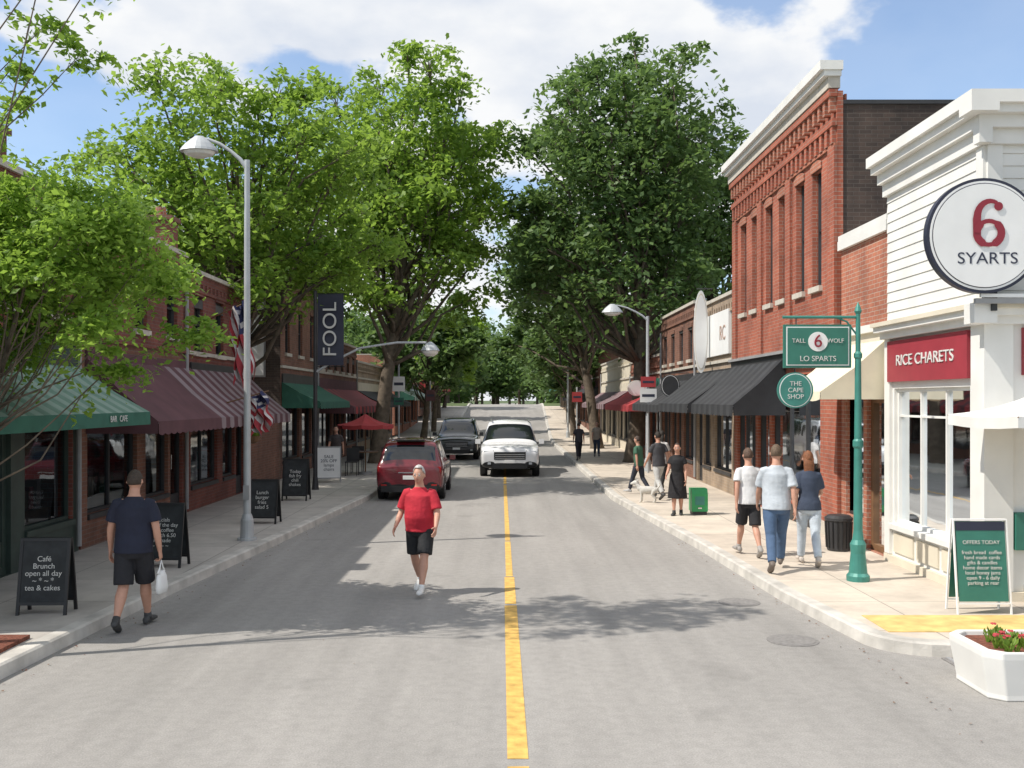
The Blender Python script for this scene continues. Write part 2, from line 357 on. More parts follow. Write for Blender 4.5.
def goods(b,F,u0,u1,z0,n,rnd):
    cols=[M['cream'],M['wood'],M['teal'],M['wood'],M['signw'],M['dark'],M['awnS'],M['grey'],M['redsign']]
    F.obox(u0,u1,z0-.5,z0,-1.0,-.35,M['wood'],b)
    for i in range(n):
        u=u0+(u1-u0)*(i+.5)/n; w=rnd.uniform(.04,.12); h=rnd.uniform(.12,.5)
        F.obox(u-w,u+w,z0+.002,z0+h,-.45-rnd.random()*.3-.12,-.45,rnd.choice(cols),b)
XL,XR=-6.85,5.8
def shop(name,side,y0,y1,h,m,seed,awn=None,frame=None,upper=True,depth=9,xf=None,sillm=None,upz=None,nshop=None,base=None,band=None,mside=None,lowm=None):
    rnd=random.Random(seed); s=-1 if side=='L' else 1; xf=xf if xf is not None else (XL if side=='L' else XR)
    g0=gz((y0+y1)/2)+.12; H=h+gz((y0+y1)/2); e=empty(name,(xf,(y0+y1)/2,g0)); y1=y1-.03
    b=B(); gb=B(); F=Fac(b,(xf,y0,0),(0,1,0),(-s,0,0)); W=y1-y0; fr=frame or M['dark']
    ops=[]; n=nshop or max(1,int(W/2.3)); seg=W/n
    for i in range(n):
        a=i*seg
        if i%2==1 or n==1:
            ops.append((a+.25,a+seg-1.15,g0+.55,g0+2.5,'w')); ops.append((a+seg-1.0,a+seg-.15,g0+.02,g0+2.3,'d'))
        else: ops.append((a+.25,a+seg-.2,g0+.55,g0+2.5,'w'))
    ups=[]
    if upper and h>4.6:
        nu=max(2,int(W/1.5)); z0,z1=upz or (3.9,min(h-.9,5.3))
        for i in range(nu):
            c=(i+.5)*W/nu; ups.append((c-.33,c+.33,g0+z0,g0+z1,'u'))
    F.wall(W,H,ops+ups,m,v0=g0-.1,split=g0+3.42 if lowm else None,lowm=lowm)
    for o in ops:
        if o[1]-o[0]<.3: continue
        if o[4]=='w': F.window(o,gb,fr,nu=max(1,round((o[1]-o[0])/1.1))); F.obox(o[0],o[1],o[2]-.09,o[2]-.002,-.03,.04,fr); goods(b,F,o[0]+.1,o[1]-.1,g0+.75,max(3,int((o[1]-o[0])*4)),rnd)
        else:
            F.window((o[0],o[1],o[2]+.0,o[3]),gb,fr,fw=.1); F.obox(o[0]+.1,o[1]-.1,o[2]+.1,o[2]+.45,-.13,-.08,fr); F.obox(o[0]+.14,o[0]+.17,g0+1.0,g0+1.3,-.07,-.03,M['chrome'])
    for o in ups: 
        F.window(o,gb,fr,nv=2,sill=sillm or M['stone'],lintel=m)
        if rnd.random()<.6: F.obox(o[0]+.05,o[1]-.05,o[3]-rnd.uniform(.3,.8),o[3]-.05,-.17,-.16,M['cream'])
    F.obox(.15,W-.15,g0+2.75,g0+3.25,.0,.05,band or rnd.choice([M['dark'],M['cream'],M['greensign'],M['awnM']]))
    F.obox(0,W,g0+3.42,g0+3.5,-.01,.06,m if lowm else M['stone'])
    F.obox(0,W,H-.42,H-.34,-.01,.05,m); 
    k=int(W/.3)
    for i in range(k): F.obox(i*.3+.08,i*.3+.2,H-.34,H-.2,-.01,.05,m)
    shell(b,side,xf,y0,y1,H,m,depth,g0-.1,mside=mside)
    q0=F.pt(W-.12,g0+.1,.06); q1=F.pt(W-.12,H-.5,.06); b.tube([q0,q1],.04,M['grey'],8)
    b.finish('walls',e); gb.finish('window_panes',e,recalc=False)
    if awn: awning(e,side,y0+.1,y1-.1,xf,awn,g0)
    return e
def awning(parent,side,y0,y1,xf,spec,g0,name='awning',valm=None):
    out,zt,zo,val,mats,step=spec; s=1 if side=='L' else -1; b=B(); xo=xf+s*out; n=max(1,int(round((y1-y0)/step))); zt+=g0-.12; zo+=g0-.12
    for i in range(n):
        a=y0+(y1-y0)*i/n; c=y0+(y1-y0)*(i+1)/n; m=mats[i%len(mats)] if not callable(mats) else mats(a)
        for t0,t1 in ((0,.5),(.5,1)):
            zz=lambda t: zt+(zo-zt)*t-.05*math.sin(math.pi*t)
            xx=lambda t: xf+s*(.02+(out-.02)*t)
            b.hexa([(xx(t0),a,zz(t0)-.012),(xx(t1),a,zz(t1)-.012),(xx(t1),c,zz(t1)-.012),(xx(t0),c,zz(t0)-.012),(xx(t0),a,zz(t0)),(xx(t1),a,zz(t1)),(xx(t1),c,zz(t1)),(xx(t0),c,zz(t0))],m)
        K=4; zb=zo-val; sc=.0 if valm else .03
        top=[(xo+s*.004,a+(c-a)*j/K,zo) for j in range(K+1)]; bot=[(xo+s*.012,a+(c-a)*j/K,zb-sc*math.sin(math.pi*j/K)) for j in range(K+1)]
        for j in range(K):
            b.poly([bot[j],bot[j+1],top[j+1],top[j]],valm or m)
    m=valm or (mats[0] if not callable(mats) else mats(y0))
    for yy in (y0-.003,y1+.003):
        zz=lambda t: zt+(zo-zt)*t-.05*math.sin(math.pi*t)
        b.poly([(xf+s*.02,yy,zt),(xf+s*out*.5,yy,zz(.5)),(xo,yy,zo),(xo,yy,zo-val),(xf+s*.02,yy,zo-val)],m)
    fm=M['grey']
    for yy in (y0+.02,(y0+y1)/2,y1-.02):
        b.tube([(xf+s*.05,yy,zo-val+.06),(xo-s*.02,yy,zo-val+.06)],.012,fm,6)
    b.tube([(xo-s*.02,y0,zo-.03),(xo-s*.02,y1,zo-.03)],.014,fm,6)
    return b.finish(name,parent)
# ---- left side
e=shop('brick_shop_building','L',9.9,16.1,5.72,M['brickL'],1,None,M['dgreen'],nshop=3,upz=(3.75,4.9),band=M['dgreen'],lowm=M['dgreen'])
awning(e,'L',10.0,16.05,XL,(1.15,3.1,2.36,.2,[M['awnGl'],M['awnGm']],.22),.12,valm=M['awnG'])
text('BAR   CAFE','awning_lettering',e,(XL+1.18,14.7,2.27),math.pi/2,.13,M['chalkw'],.003)
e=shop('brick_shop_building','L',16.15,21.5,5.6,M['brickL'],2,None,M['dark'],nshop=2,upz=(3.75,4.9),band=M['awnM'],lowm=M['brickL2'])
awning(e,'L',16.3,26.3,XL,(1.2,3.25,2.2,.2,lambda y:(M['awnM'] if (y<19.6 or int(y/.3)%2) else M['awnS']),.3),.12)
c=B()
for (yy,hh) in ((13.9,6.3),(21.3,6.35)):
    c.box(XL-.75,XL-.2,yy-.25,yy+.25,5.1,hh,M['brickL']); c.box(XL-.8,XL-.15,yy-.3,yy+.3,hh,hh+.09,M['brickL2']); c.tube([(XL-.48,yy,hh+.09),(XL-.48,yy,hh+.3)],[.13,.11],M['brickR2'],10)
c.finish('chimneys',e)
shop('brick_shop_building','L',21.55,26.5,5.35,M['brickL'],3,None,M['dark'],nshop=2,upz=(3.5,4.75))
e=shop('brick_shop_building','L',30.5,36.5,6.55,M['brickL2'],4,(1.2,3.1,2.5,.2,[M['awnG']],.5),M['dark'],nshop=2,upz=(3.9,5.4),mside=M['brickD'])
w=B(); w.box(-8.25,-7.35,30.41,30.47,3.3,5.6,M['signw']); w.box(-8.3,-7.3,30.44,30.49,3.25,5.65,M['grey']); w.finish('wall_billboard',e)
yard=B(); yard.box(-7.0,-6.86,26.55,30.45,.13,2.0,M['brickL2']); yard.box(-7.04,-6.82,26.55,30.45,2.0,2.07,M['stone']); yard.finish('garden_wall')
shop('shop_building','L',36.6,46,4.9,M['brickL2'],5,(1.3,3.0,2.3,.25,[M['awnM'],M['awnR']],.5),nshop=3,upz=(3.6,4.3))
shop('shop_building','L',46.2,60,4.3,M['brickT'],6,(1.2,3.0,2.4,.2,[M['awnK']],.6))
shop('shop_building','L',62,78,5.0,M['brickR2'],7,(1.2,3.0,2.4,.2,[M['awnG'],M['awnW']],.6))
shop('shop_building','L',80,104,4.6,M['brickL2'],8,(1.2,3.0,2.4,.2,[M['awnR']],.6))
# ---- right far
e=shop('shop_building','R',25.35,30.4,5.25,M['brickT'],11,(1.15,3.35,2.45,.22,[M['awnK'],M['awnK2']],.4),nshop=2,upper=False,band=M['dark'])
b=B(); b.box(XR-.08,XR-.003,25.6,30.1,3.75,4.9,M['signw']); b.finish('sign_board',e); text('RC','sign_lettering',e,(XR-.085,26.3,4.3),-math.pi/2,.55,M['brickR2'])
shop('shop_building','R',30.5,37,5.5,M['brickL2'],12,(1.1,3.2,2.4,.22,[M['awnK'],M['awnK2']],.4),nshop=3,upz=(3.7,4.7))
shop('shop_building','R',37.1,46,4.2,M['brickR2'],13,(1.2,3.0,2.35,.22,[M['awnR']],.5),nshop=3)
shop('shop_building','R',46.3,60,4.6,M['cream'],14,(1.2,3.0,2.35,.22,[M['awnM'],M['awnS']],.5))
shop('shop_building','R',62,80,5.2,M['brickL2'],15,(1.2,3.0,2.35,.22,[M['awnK']],.5))
shop('shop_building','R',82,104,4.4,M['brickT'],16,(1.2,3.0,2.35,.22,[M['awnG']],.5))
# ---- R2 brick two-storey
def brick_main():
    y0,y1=17.45,25.28; g0=.12; e=empty('brick_building',(XR,21,g0)); b=B(); gb=B(); F=Fac(b,(XR,y0,0),(0,1,0),(-1,0,0)); W=y1-y0; H=8.12
    shopo=(.95,4.3,.5,3.05,'w'); d=(4.5,5.5,.14,3.05,'d'); s2=(5.7,7.5,.5,3.05,'w')
    ups=[(c-.27,c+.27,4.65,6.8,'u') for c in (1.15,2.2,3.45,4.5,5.75,6.85)]
    F.wall(W,H,[shopo,d,s2]+ups,M['brickR'],v0=.02,dep=.22)
    for o in (shopo,s2): F.window(o,gb,M['dark'],nu=3,nv=1,fw=.07); F.obox(o[0],o[1],.13,.45,.002,.03,M['dark']); goods(b,F,o[0]+.1,o[1]-.1,.9,12,random.Random(5))
    F.window(d,gb,M['dark'],fw=.11); 
    for i,o in enumerate(ups): 
        F.window(o,gb,M['dark'],nv=2,dep=.16,fw=.045,sill=M['stone'],lintel=M['brickR2'])
        if i in (1,3,4): F.obox(o[0]+.05,o[1]-.05,o[3]-(.5+.25*(i%2)),o[3]-.05,-.21,-.2,M['cream'])
    F.obox(.0,W,3.2,3.5,-.01,.09,M['dark']); F.obox(0,W,3.5,3.56,-.01,.16,M['grey'])
    for u in (0,2.72,5.0,W-.36): F.obox(u,u+.36,3.57,7.0,-.01,.06,M['brickR'])
    F.obox(0,W,7.35,7.47,-.01,.09,M['brickR'])
    n=26
    for i in range(n):
        u=.05+i*(W-.25)/(n-1); F.obox(u,u+.13,7.05,7.35,-.01,.075,M['brickR'])
        F.obox(u,u+.12,7.6,7.86,-.01,.11,M['brickR2'])
    F.obox(0,W,7.86,7.98,-.01,.14,M['brickR']); F.obox(0,W,7.0,7.045,-.01,.05,M['brickR2'])
    F.obox(-.0,W+.02,8.0,8.2,-.05,.16,M['stone']); F.obox(-.04,W+.05,8.2,8.3,-.06,.25,M['white']); F.obox(-.07,W+.08,8.3,8.46,-.08,.32,M['white'])
    F.obox(.0,.9,.13,.35,0,.05,M['stone']);
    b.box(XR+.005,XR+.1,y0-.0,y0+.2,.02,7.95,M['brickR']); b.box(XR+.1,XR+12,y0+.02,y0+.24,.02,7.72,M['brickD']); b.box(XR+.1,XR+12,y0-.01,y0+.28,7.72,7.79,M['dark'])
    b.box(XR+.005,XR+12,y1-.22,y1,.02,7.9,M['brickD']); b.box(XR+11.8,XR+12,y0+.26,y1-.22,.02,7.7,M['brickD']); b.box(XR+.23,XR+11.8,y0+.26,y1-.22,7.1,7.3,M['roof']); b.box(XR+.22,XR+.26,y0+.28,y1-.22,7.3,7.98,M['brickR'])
    b.box(XR+.23,XR+11,y0+.26,y1-.22,3.3,3.5,M['roof']); b.box(XR+.23,XR+11,y0+.26,y1-.22,.14,.16,M['intfloor']); b.box(XR+2.8,XR+2.85,y0+.26,y1-.22,.16,7.1,M['interior'])
    b.finish('walls',e); gb.finish('window_panes',e,recalc=False)
    awning(e,'R',20.6,25.2,XR,(1.1,3.45,2.45,.22,[M['awnK'],M['awnK2']],.3),.12)
brick_main()
# ---- R1b low brick
def low_brick():
    y0,y1=15.2,17.42; e=empty('brick_annex_building',(XR,16.3,.12)); b=B(); gb=B(); F=Fac(b,(XR+.06,y0,0),(0,1,0),(-1,0,0)); W=y1-y0
    o=(.25,1.0,.14,2.6,'d'); o2=(1.15,2.05,.6,2.6,'w'); F.wall(W,5.3,[o,o2],M['brickR2'],v0=.02); F.window(o,gb,M['wood'],fw=.1); F.window(o2,gb,M['dark'])
    F.obox(0,W,2.75,3.62,0,.05,M['cream']); F.obox(0,W,3.62,3.74,-.01,.12,M['white'])
    shell(b,'R',XR+.06,y0,y1,5.3,M['brickR2'],9,.02,coping=M['white']); F.obox(0,W,5.14,5.3,.002,.07,M['white'])
    b.finish('walls',e); gb.finish('window_panes',e,recalc=False)
    awning(e,'R',15.25,17.35,XR+.06,(1.05,3.5,2.68,.12,[M['awnC']],.7),.12)
low_brick()
# ---- R1 white corner building
def white_corner():
    y0,y1=12.05,15.16; e=empty('white_corner_shop',(XR,12.05,.12)); b=B(); gb=B(); W=y1-y0
    def side(F,W,ops,nus,start):
        F.wall(W,3.5,ops,M['white'],v0=.02)
        for o,nu in zip(ops,nus): F.window(o,gb,M['white'],nu=nu,nv=1,fw=.05,dep=.1); F.obox(o[0]-.05,o[1]+.05,o[2]-.08,o[2]-.002,-.02,.08,M['white']); F.obox(o[0]+.05,o[1]-.05,o[3]-.42,o[3]-.39,-.11,-.07,M['white'])
        v=3.72
        while v<5.6:
            q=F.pt; F.b.hexa([q(start,v,-.03),q(W-.02,v,-.03),q(W-.02,v,.02),q(start,v,.02),q(start,v+.148,-.03),q(W-.02,v+.148,-.03),q(W-.02,v+.148,.006),q(start,v+.148,.006)],M['white']); v+=.15
        F.obox(0,W,3.5,5.95,-.2,-.03,M['white'])
        F.obox(-.0,W,3.46,3.56,.0,.12,M['white']); F.obox(0,W,3.56,3.64,-.0,.22,M['white']); F.obox(0,W,3.64,3.70,0,.27,M['cream'])
        F.obox(0,W,5.62,5.8,0,.08,M['white']); F.obox(0,W,5.8,5.95,0,.16,M['white']); F.obox(0,W,5.95,6.05,-.2,.26,M['white']); F.obox(0,W,6.05,6.2,-.2,.33,M['white'])
        F.obox(0,W,.12,.24,0,.06,M['cream'])
    F=Fac(b,(XR,y0,0),(0,1,0),(-1,0,0))
    o=(.42,2.85,.72,2.72); side(F,W,[o],[3],.18)
    for i in range(3): F.obox(.48+i*.82,.48+i*.82+.7,.3,.58,0,.025,M['cream'])
    F.obox(.36,2.95,2.82,3.42,.0,.07,M['redsign'])
    text('RICE CHARETS','sign_lettering',e,(XR-.078,y0+1.65,3.12),-math.pi/2,.22,M['chalkw'],sx=1.3)
    F.obox(.0,.3,.25,3.46,-.0,.05,M['white']); F.obox(W-.2,W,.25,3.46,0,.05,M['white']); F.obox(.0,.18,3.7,5.62,0,.04,M['white']); 
    goods(b,F,.5,2.75,.95,9,random.Random(3))
    for k in range(3):
        F.obox(.6,2.7,1.3+k*.4,1.32+k*.4,-.75,-.5,M['signw']);
        for j in range(9): F.obox(.65+j*.22,.78+j*.22,1.32+k*.4,1.32+k*.4+.1+.13*random.random(),-.7,-.6,random.choice([M['cream'],M['redsign'],M['teal'],M['wood'],M['signw']]))
    F.obox(.55,.8,1.2,1.9,-.14,-.13,M['cream']); F.obox(1.5,1.8,.95,1.45,-.14,-.13,M['grey'])
    G=Fac(b,(XR,y0,0),(1,0,0),(0,-1,0)); W2=9
    ops=[(.62,1.9,.95,2.65),(2.3,3.3,.14,2.65),(3.7,6.3,.95,2.65)]; side(G,W2,ops,[2,1,3],.18)
    G.obox(0.0,.3,.25,3.46,0,.05,M['white']); G.obox(.42,2.2,2.85,3.42,0,.07,M['redsign']); G.obox(0,.18,3.7,5.62,0,.04,M['white'])
    text('ROOM','sign_lettering',e,(XR+1.1,y0-.078,3.13),0,.3,M['chalkw'])
    G.obox(.32,.58,.75,1.2,.0,.075,M['greensign'])
    G.obox(-.27,0,3.46,3.7,0,.27,M['white']); G.obox(-.33,0,5.95,6.2,0,.33,M['white']); G.obox(-.16,0,5.62,5.95,0,.16,M['white']); G.obox(-.05,0,.13,3.46,0,.05,M['white'])
    G.obox(.45,1.9,.25,.32,0,.2,M['white'])
    b.box(XR+.2,XR+9,y1-.2,y1,.02,6.0,M['white']); b.box(XR+8.8,XR+9,y0+.2,y1-.2,.02,6.0,M['white']); b.box(XR+.2,XR+8.8,y0+.2,y1-.2,5.3,5.45,M['roof'])
    b.box(XR+.17,XR+8.8,y0+.17,y1-.2,3.3,3.45,M['cream']); b.box(XR+.2,XR+8.8,y0+.2,y1-.2,.14,.16,M['intfloor'])
    b.box(XR+.21,XR+8.8,y1-.3,y1-.22,.16,3.3,M['interior']); b.box(XR+1.6,XR+1.65,y0+.2,y1-.3,.16,3.3,M['interior'])
    b.finish('walls',e); gb.finish('window_panes',e,recalc=False)
white_corner()
# ------------------------------------------------------------------ signs
def six(name,parent,c,h,m,d=.01):
    b=B(); path=[]
    for i in range(9):
        t=i/8; a=math.radians(62+118*t); path.append((.04+.28*math.cos(a),.14+.32*math.sin(a),.06+.075*t))
    for i in range(1,25):
        a=math.radians(180+360*i/24); path.append((.255*math.cos(a),-.20+.245*math.sin(a),.135 if abs(math.cos(a))>.5 else .075))
    path[8]=(-.25,.08,.14)
    P=[Vector((x*h,0,z*h)) for x,z,w in path]; W=[w*h for x,z,w in path]; q=[]
    for i,p in enumerate(P):
        t=(P[min(i+1,len(P)-1)]-P[max(i-1,0)]).normalized(); nn=Vector((t.z,0,-t.x)); q.append((p+nn*W[i]*.6,p-nn*W[i]*.6))
    C=Vector(c)
    for i in range(len(q)-1):
        a0,a1=q[i]; b0,b1=q[i+1]; o=Vector((0,-d-.0004*i*h,0))
        b.poly([C+a0+o,C+b0+o,C+b1+o,C+a1+o],m)
    b.disc(C+Vector((.2*h,-d,.35*h)),(0,-1,0),.09*h,.003,m,20)
    return b.finish(name,parent,recalc=False)
def round_sign():
    c=(5.57,11.72,4.46); e=empty('round_shop_sign',c); b=B()
    b.disc(c,(0,-1,0),.67,.1,M['navy'],64); b.disc((c[0],c[1]-.1,c[2]),(0,-1,0),.635,.006,M['signw'],64); b.disc((c[0],c[1]-.106,c[2]),(0,-1,0),.61,.004,M['navy'],64); b.disc((c[0],c[1]-.11,c[2]),(0,-1,0),.6,.006,M['signw'],64)
    b.box(5.5,6.9,11.68,11.74,3.68,3.74,M['grey']); b.box(5.72,5.78,11.74,12.0,3.6,4.9,M['dark']); b.box(5.6,5.78,11.74,11.8,4.4,4.5,M['dark'])
    b.box(5.55,6.6,11.66,11.7,3.75,3.79,M['signw'])
    b.finish('disc',e)
    six('numeral',e,(c[0]+.04,c[1]-.117,c[2]+.14),.56,M['lettersr'])
    text('SYARTS','lettering',e,(c[0]+.03,c[1]-.118,c[2]-.27),0,.19,M['letters'],.002,sx=1.1)
round_sign()
def post_sign():
    x,y=4.73,13.4; e=empty('teal_sign_post',(x,y,.13)); b=B()
    prof=[(.13,.15),(.2,.15),(.24,.12),(.5,.095),(.62,.105),(.68,.075),(.8,.06),(1.9,.05),(1.93,.068),(2.0,.068),(2.03,.048),(3.1,.04),(3.12,.055),(3.17,.055),(3.2,.033),(3.7,.03),(3.74,.05),(3.8,.03),(3.86,.005)]
    b.rings([[Vector((x+r*math.cos(2*math.pi*j/16),y+r*math.sin(2*math.pi*j/16),z)) for j in range(16)] for z,r in prof],M['teal'])
    b.tube([(x,y,3.66),(3.72,y,3.66)],.02,M['teal'],8); b.tube([(x,y,3.4),(x-.15,y,3.6),(x-.3,y,3.66)],.013,M['teal'],6)
    for xx in (3.9,4.5): b.tube([(xx,y,3.66),(xx,y,3.56)],.008,M['dark'],6)
    b.finish('post',e,smooth=False)
    s=B(); s.box(3.73,4.63,y-.03,y+.03,2.98,3.56,M['greensign']); s.box(3.76,4.6,y-.035,y-.03,3.01,3.53,M['signw']); s.box(3.775,4.585,y-.04,y-.035,3.025,3.515,M['greensign']); s.disc((4.18,y-.04,3.33),(0,-1,0),.13,.006,M['signw']); s.finish('board',e)
    text('6','numeral',e,(4.18,y-.05,3.33),0,.24,M['lettersr']); text('LO SPARTS','lettering',e,(4.18,y-.046,3.1),0,.1,M['chalkw'],.003)
    text('TALL             WOLF','lettering',e,(4.18,y-.046,3.34),0,.08,M['chalkw'],.003)
post_sign()
def blade(name,c,r,m,txt,ry=None,br=XR,tm=None,drop=.08):
    e=empty(name,c); b=B(); b.disc(c,(0,-1,0),r,.04,m,40,ry); b.disc((c[0],c[1]-.04,c[2]),(0,-1,0),r*.9,.004,M['signw'] if m!=M['signw'] else M['cream'],40,(ry or r)*.93)
    b.disc((c[0],c[1]-.044,c[2]),(0,-1,0),r*.85,.004,m,40,(ry or r)*.89)
    zt=c[2]+(ry or r)+.05
    if br is not None: b.tube([(br,c[1],zt),(c[0]-r*.6,c[1],zt)],.015,M['dark'],6)
    b.tube([(c[0],c[1]-.01,zt),(c[0],c[1]-.01,zt-drop)],.01,M['dark'],6)
    b.finish('board',e)
    if txt: text(txt,'lettering',e,(c[0],c[1]-.052,c[2]),0,r*.36,tm or M['chalkw'],.003)
blade('round_hanging_sign',(3.88,13.4,2.68),.24,M['teal'],'THE\nCAPE\nSHOP',br=None)
blade('oval_hanging_sign',(5.46,27.9,4.45),.2,M['signw'],None,1.15)
def board(x,y,w,h,m,txt,rz=0,white=False,ts=.1,z=.13,head=None,sp=.24):
    e=empty('sandwich_board_sign',(x,y,z),rz); b=B(); fm=M['wood'] if not white else M['grey']
    for sgn in (-1,1):
        yb=sgn*sp; n=lambda u,v,d: (u, yb*(1-v/h)+sgn*.015+ sgn*d, v)
        def pan(u0,u1,v0,v1,d0,d1,mm): b.hexa([n(u0,v0,d0),n(u1,v0,d0),n(u1,v0,d1),n(u0,v0,d1),n(u0,v1,d0),n(u1,v1,d0),n(u1,v1,d1),n(u0,v1,d1)],mm)
        pan(-w/2+.03,w/2-.03,.14,h-.03,0,.012,m); ff=M['black'] if m==M['chalk'] else (M['signw'] if m==M['greensign'] else fm); fw=.015 if m==M['greensign'] else .035
        pan(-w/2,-w/2+fw,0,h,-.01,.02,ff); pan(w/2-fw,w/2,0,h,-.01,.02,ff); pan(-w/2+fw,w/2-fw,h-fw,h,-.01,.02,ff); pan(-w/2+fw,w/2-fw,.11,.11+fw,-.01,.02,ff)
        if head: pan(-w/2+.03,w/2-.03,h*.88,h-.03,.0125,.016,head)
    b.finish('boards',e,local=True)
    t=bpy.data.curves.new('chalk_lettering','FONT'); t.body=txt; t.size=ts; t.align_x='CENTER'; t.align_y='CENTER'; t.extrude=.001; t.space_line=.95; t.materials.append(M['chalkw'] if not white else M['letters'])
    o=bpy.data.objects.new('chalk_lettering',t); COL.objects.link(o); o.parent=e; vm=h*.54
    o.location=(0,-sp*(1-vm/h)-.034,vm); o.rotation_euler=(math.pi/2-math.atan2(sp,h),0,0)
board(-5.22,11.4,.56,.85,M['chalk'],'Café\nBrunch\nopen all day\n~ * ~ *\ntea & cakes',.04,ts=.085,sp=.14)
board(-4.98,14.6,.64,.92,M['chalk'],'Specials\nsoup of the day\npie & coffee\nsandwich 6.50\nlemonade\n~ ~ ~ ~',-.05,ts=.078,sp=.17)
board(-4.75,19.7,.6,.86,M['chalk'],'Lunch\nburger\nfries\nsalad 5',-.05,ts=.10,sp=.18)
board(-5.05,24.2,.62,1.0,M['chalk'],'Today\nfish fry\nchili\nshakes',-.05,ts=.11,sp=.18)
board(-5.2,29.5,.72,1.05,M['signw'],'SALE\n20% OFF\nlamps\nchairs',.2,white=True,ts=.13,sp=.18)
board(5.42,11.45,.62,1.06,M['greensign'],'OFFERS TODAY\n\nfresh bread  coffee\nhand made cards\ngifts & candles\nhome decor items\nlocal honey jams\nopen 9 - 6 daily\nparking at rear',0,ts=.06,head=M['navy'],sp=.13)
# ------------------------------------------------------------------ lamps & poles
def lamp(x,y,H,arm,hz,r=.065,g0=.13,s=1):
    e=empty('street_lamp',(x,y,g0)); b=B()
    b.tube([(x,y,g0),(x,y,g0+.04)],.17,M['pole'],16); b.tube([(x,y,g0+.04),(x,y,g0+.35),(x,y,g0+.45)],[.12,.11,.075],M['pole'],16)
    b.tube([(x,y,g0+.45),(x,y,H)],[r,r*.72],M['pole'],14)
    A=[(x,y,H-.15)]+[(x+arm*t,y,H-.1+(hz-H+.12)*math.sin(t*math.pi/2)) for t in (.15,.35,.6,.85,1)]
    b.tube(A,[.04,.035,.03,.028,.026,.026],M['pole'],10)
    hx=x+arm; sg=1 if arm>0 else -1; hy=y
    R=[]
    for t,rr in ((0,.05),(.05,.1),(.12,.16),(.2,.21),(.24,.225)):
        R.append([Vector((hx+sg*.05+rr*1.35*s*math.cos(2*math.pi*j/20),hy+rr*s*math.sin(2*math.pi*j/20),hz+.06-t*s)) for j in range(20)])
    b.rings(R,M['pole'])
    R=[[Vector((hx+sg*.05+rr*1.25*s*math.cos(2*math.pi*j/20),hy+rr*s*math.sin(2*math.pi*j/20),hz+.06-(.242+t)*s)) for j in range(20)] for t,rr in ((0,.2),(.05,.17),(.09,.08))]
    b.rings(R,M['lampglass'])
    b.box(x-.05,x+.05,y-r*1.05-.012,y-r*.9,g0+.7,g0+.95,M['grey'])
    b.finish('pole_and_head',e,smooth=False)
    return e
lamp(-4.46,17.3,6.7,-.78,7.05,s=1.1)
lamp(4.85,34.0,5.4,-1.15,5.75,.07,s=1.2)
lamp(3.9,62,5.6,-1.0,5.9,.07,.2)
def banner_pole():
    x,y=-5.12,27.0; e=empty('banner_lamp_post',(x,y,.13)); b=B(); b.tube([(x,y,.13),(x,y,.5),(x,y,5.5)],[.1,.06,.05],M['dark'],12)
    b.tube([(x,y,5.42),(x+.8,y,5.42)],.015,M['dark'],6); b.tube([(x,y,3.45),(x+.8,y,3.45)],.015,M['dark'],6)
    b.tube([(x,y,3.3),(x+.5,y,3.6),(x+1.2,y,3.95),(x+2.2,y,4.1),(x+3.0,y,4.1)],[.04,.035,.03,.03,.03],M['pole'],10)
    hz=4.0; hx=x+3.1
    for m,pr in ((M['pole'],((.12,.04),(.06,.12),(-.02,.2),(-.12,.26))),(M['lampglass'],((-.125,.23),(-.2,.2),(-.27,.1)))):
        b.rings([[Vector((hx+rr*math.cos(2*math.pi*j/20),y+rr*math.sin(2*math.pi*j/20),hz+t)) for j in range(20)] for t,rr in pr],m)
    b.finish('post',e)
    c=B(); N=10
    for i in range(N):
        z0=3.48+i*(5.4-3.48)/N; z1=3.48+(i+1)*(5.4-3.48)/N
        f=lambda z: .03*math.sin(z*3)
        c.poly([(x+.07,y-.03+f(z0),z0),(x+.77,y-.03+f(z0+.4),z0),(x+.77,y-.03+f(z1+.4),z1),(x+.07,y-.03+f(z1),z1)],M['navy'])
    c.finish('banner',e,smooth=True)
    t=text('FOOL','banner_lettering',e,(x+.42,y-.1,4.45),0,.58,M['chalkw']); t.rotation_euler=(math.pi/2,-math.pi/2,0); t.scale=(.98,.9,1)
banner_pole()
def signpole(name,x,y,items,H):
    e=empty(name,(x,y,.13)); b=B(); b.tube([(x,y,.13),(x,y,H)],.04,M['pole'],10)
    for (dx,z,w,h,m) in items: b.box(x+dx-w/2,x+dx+w/2,y-.06,y-.045,z-h/2,z+h/2,m); b.box(x+dx-w*.38,x+dx+w*.38,y-.064,y-.06,z-h*.1,z+h*.1,M['letters'])
    b.finish('post_and_plates',e)
signpole('traffic_sign',4.75,33.2,[(0,3.15,.5,.35,M['awnR']),(0,2.7,.55,.45,M['signw'])],3.4)
signpole('traffic_sign',-4.3,40.5,[(0,3.2,.5,.6,M['signw']),(0,2.5,.4,.3,M['awnG'])],4.2)
signpole('traffic_sign',3.6,50,[(0,2.7,.5,.5,M['awnR'])],3.2)
signpole('traffic_sign',-4.1,55,[(0,2.8,.5,.6,M['awnM'])],3.6)
blade('hanging_shop_sign',(5.2,31.5,3.0),.3,M['dark'],None,.35)
blade('hanging_shop_sign',(5.0,38.0,3.0),.35,M['signw'],None,.3)
M['flag_b']=mat('flag_blue',(.03,.035,.10),.8,var=.1); M['flag_r']=mat('flag_red',(.36,.04,.05),.8,var=.1); M['flag_w']=mat('flag_white',(.55,.53,.52),.8,var=.1)
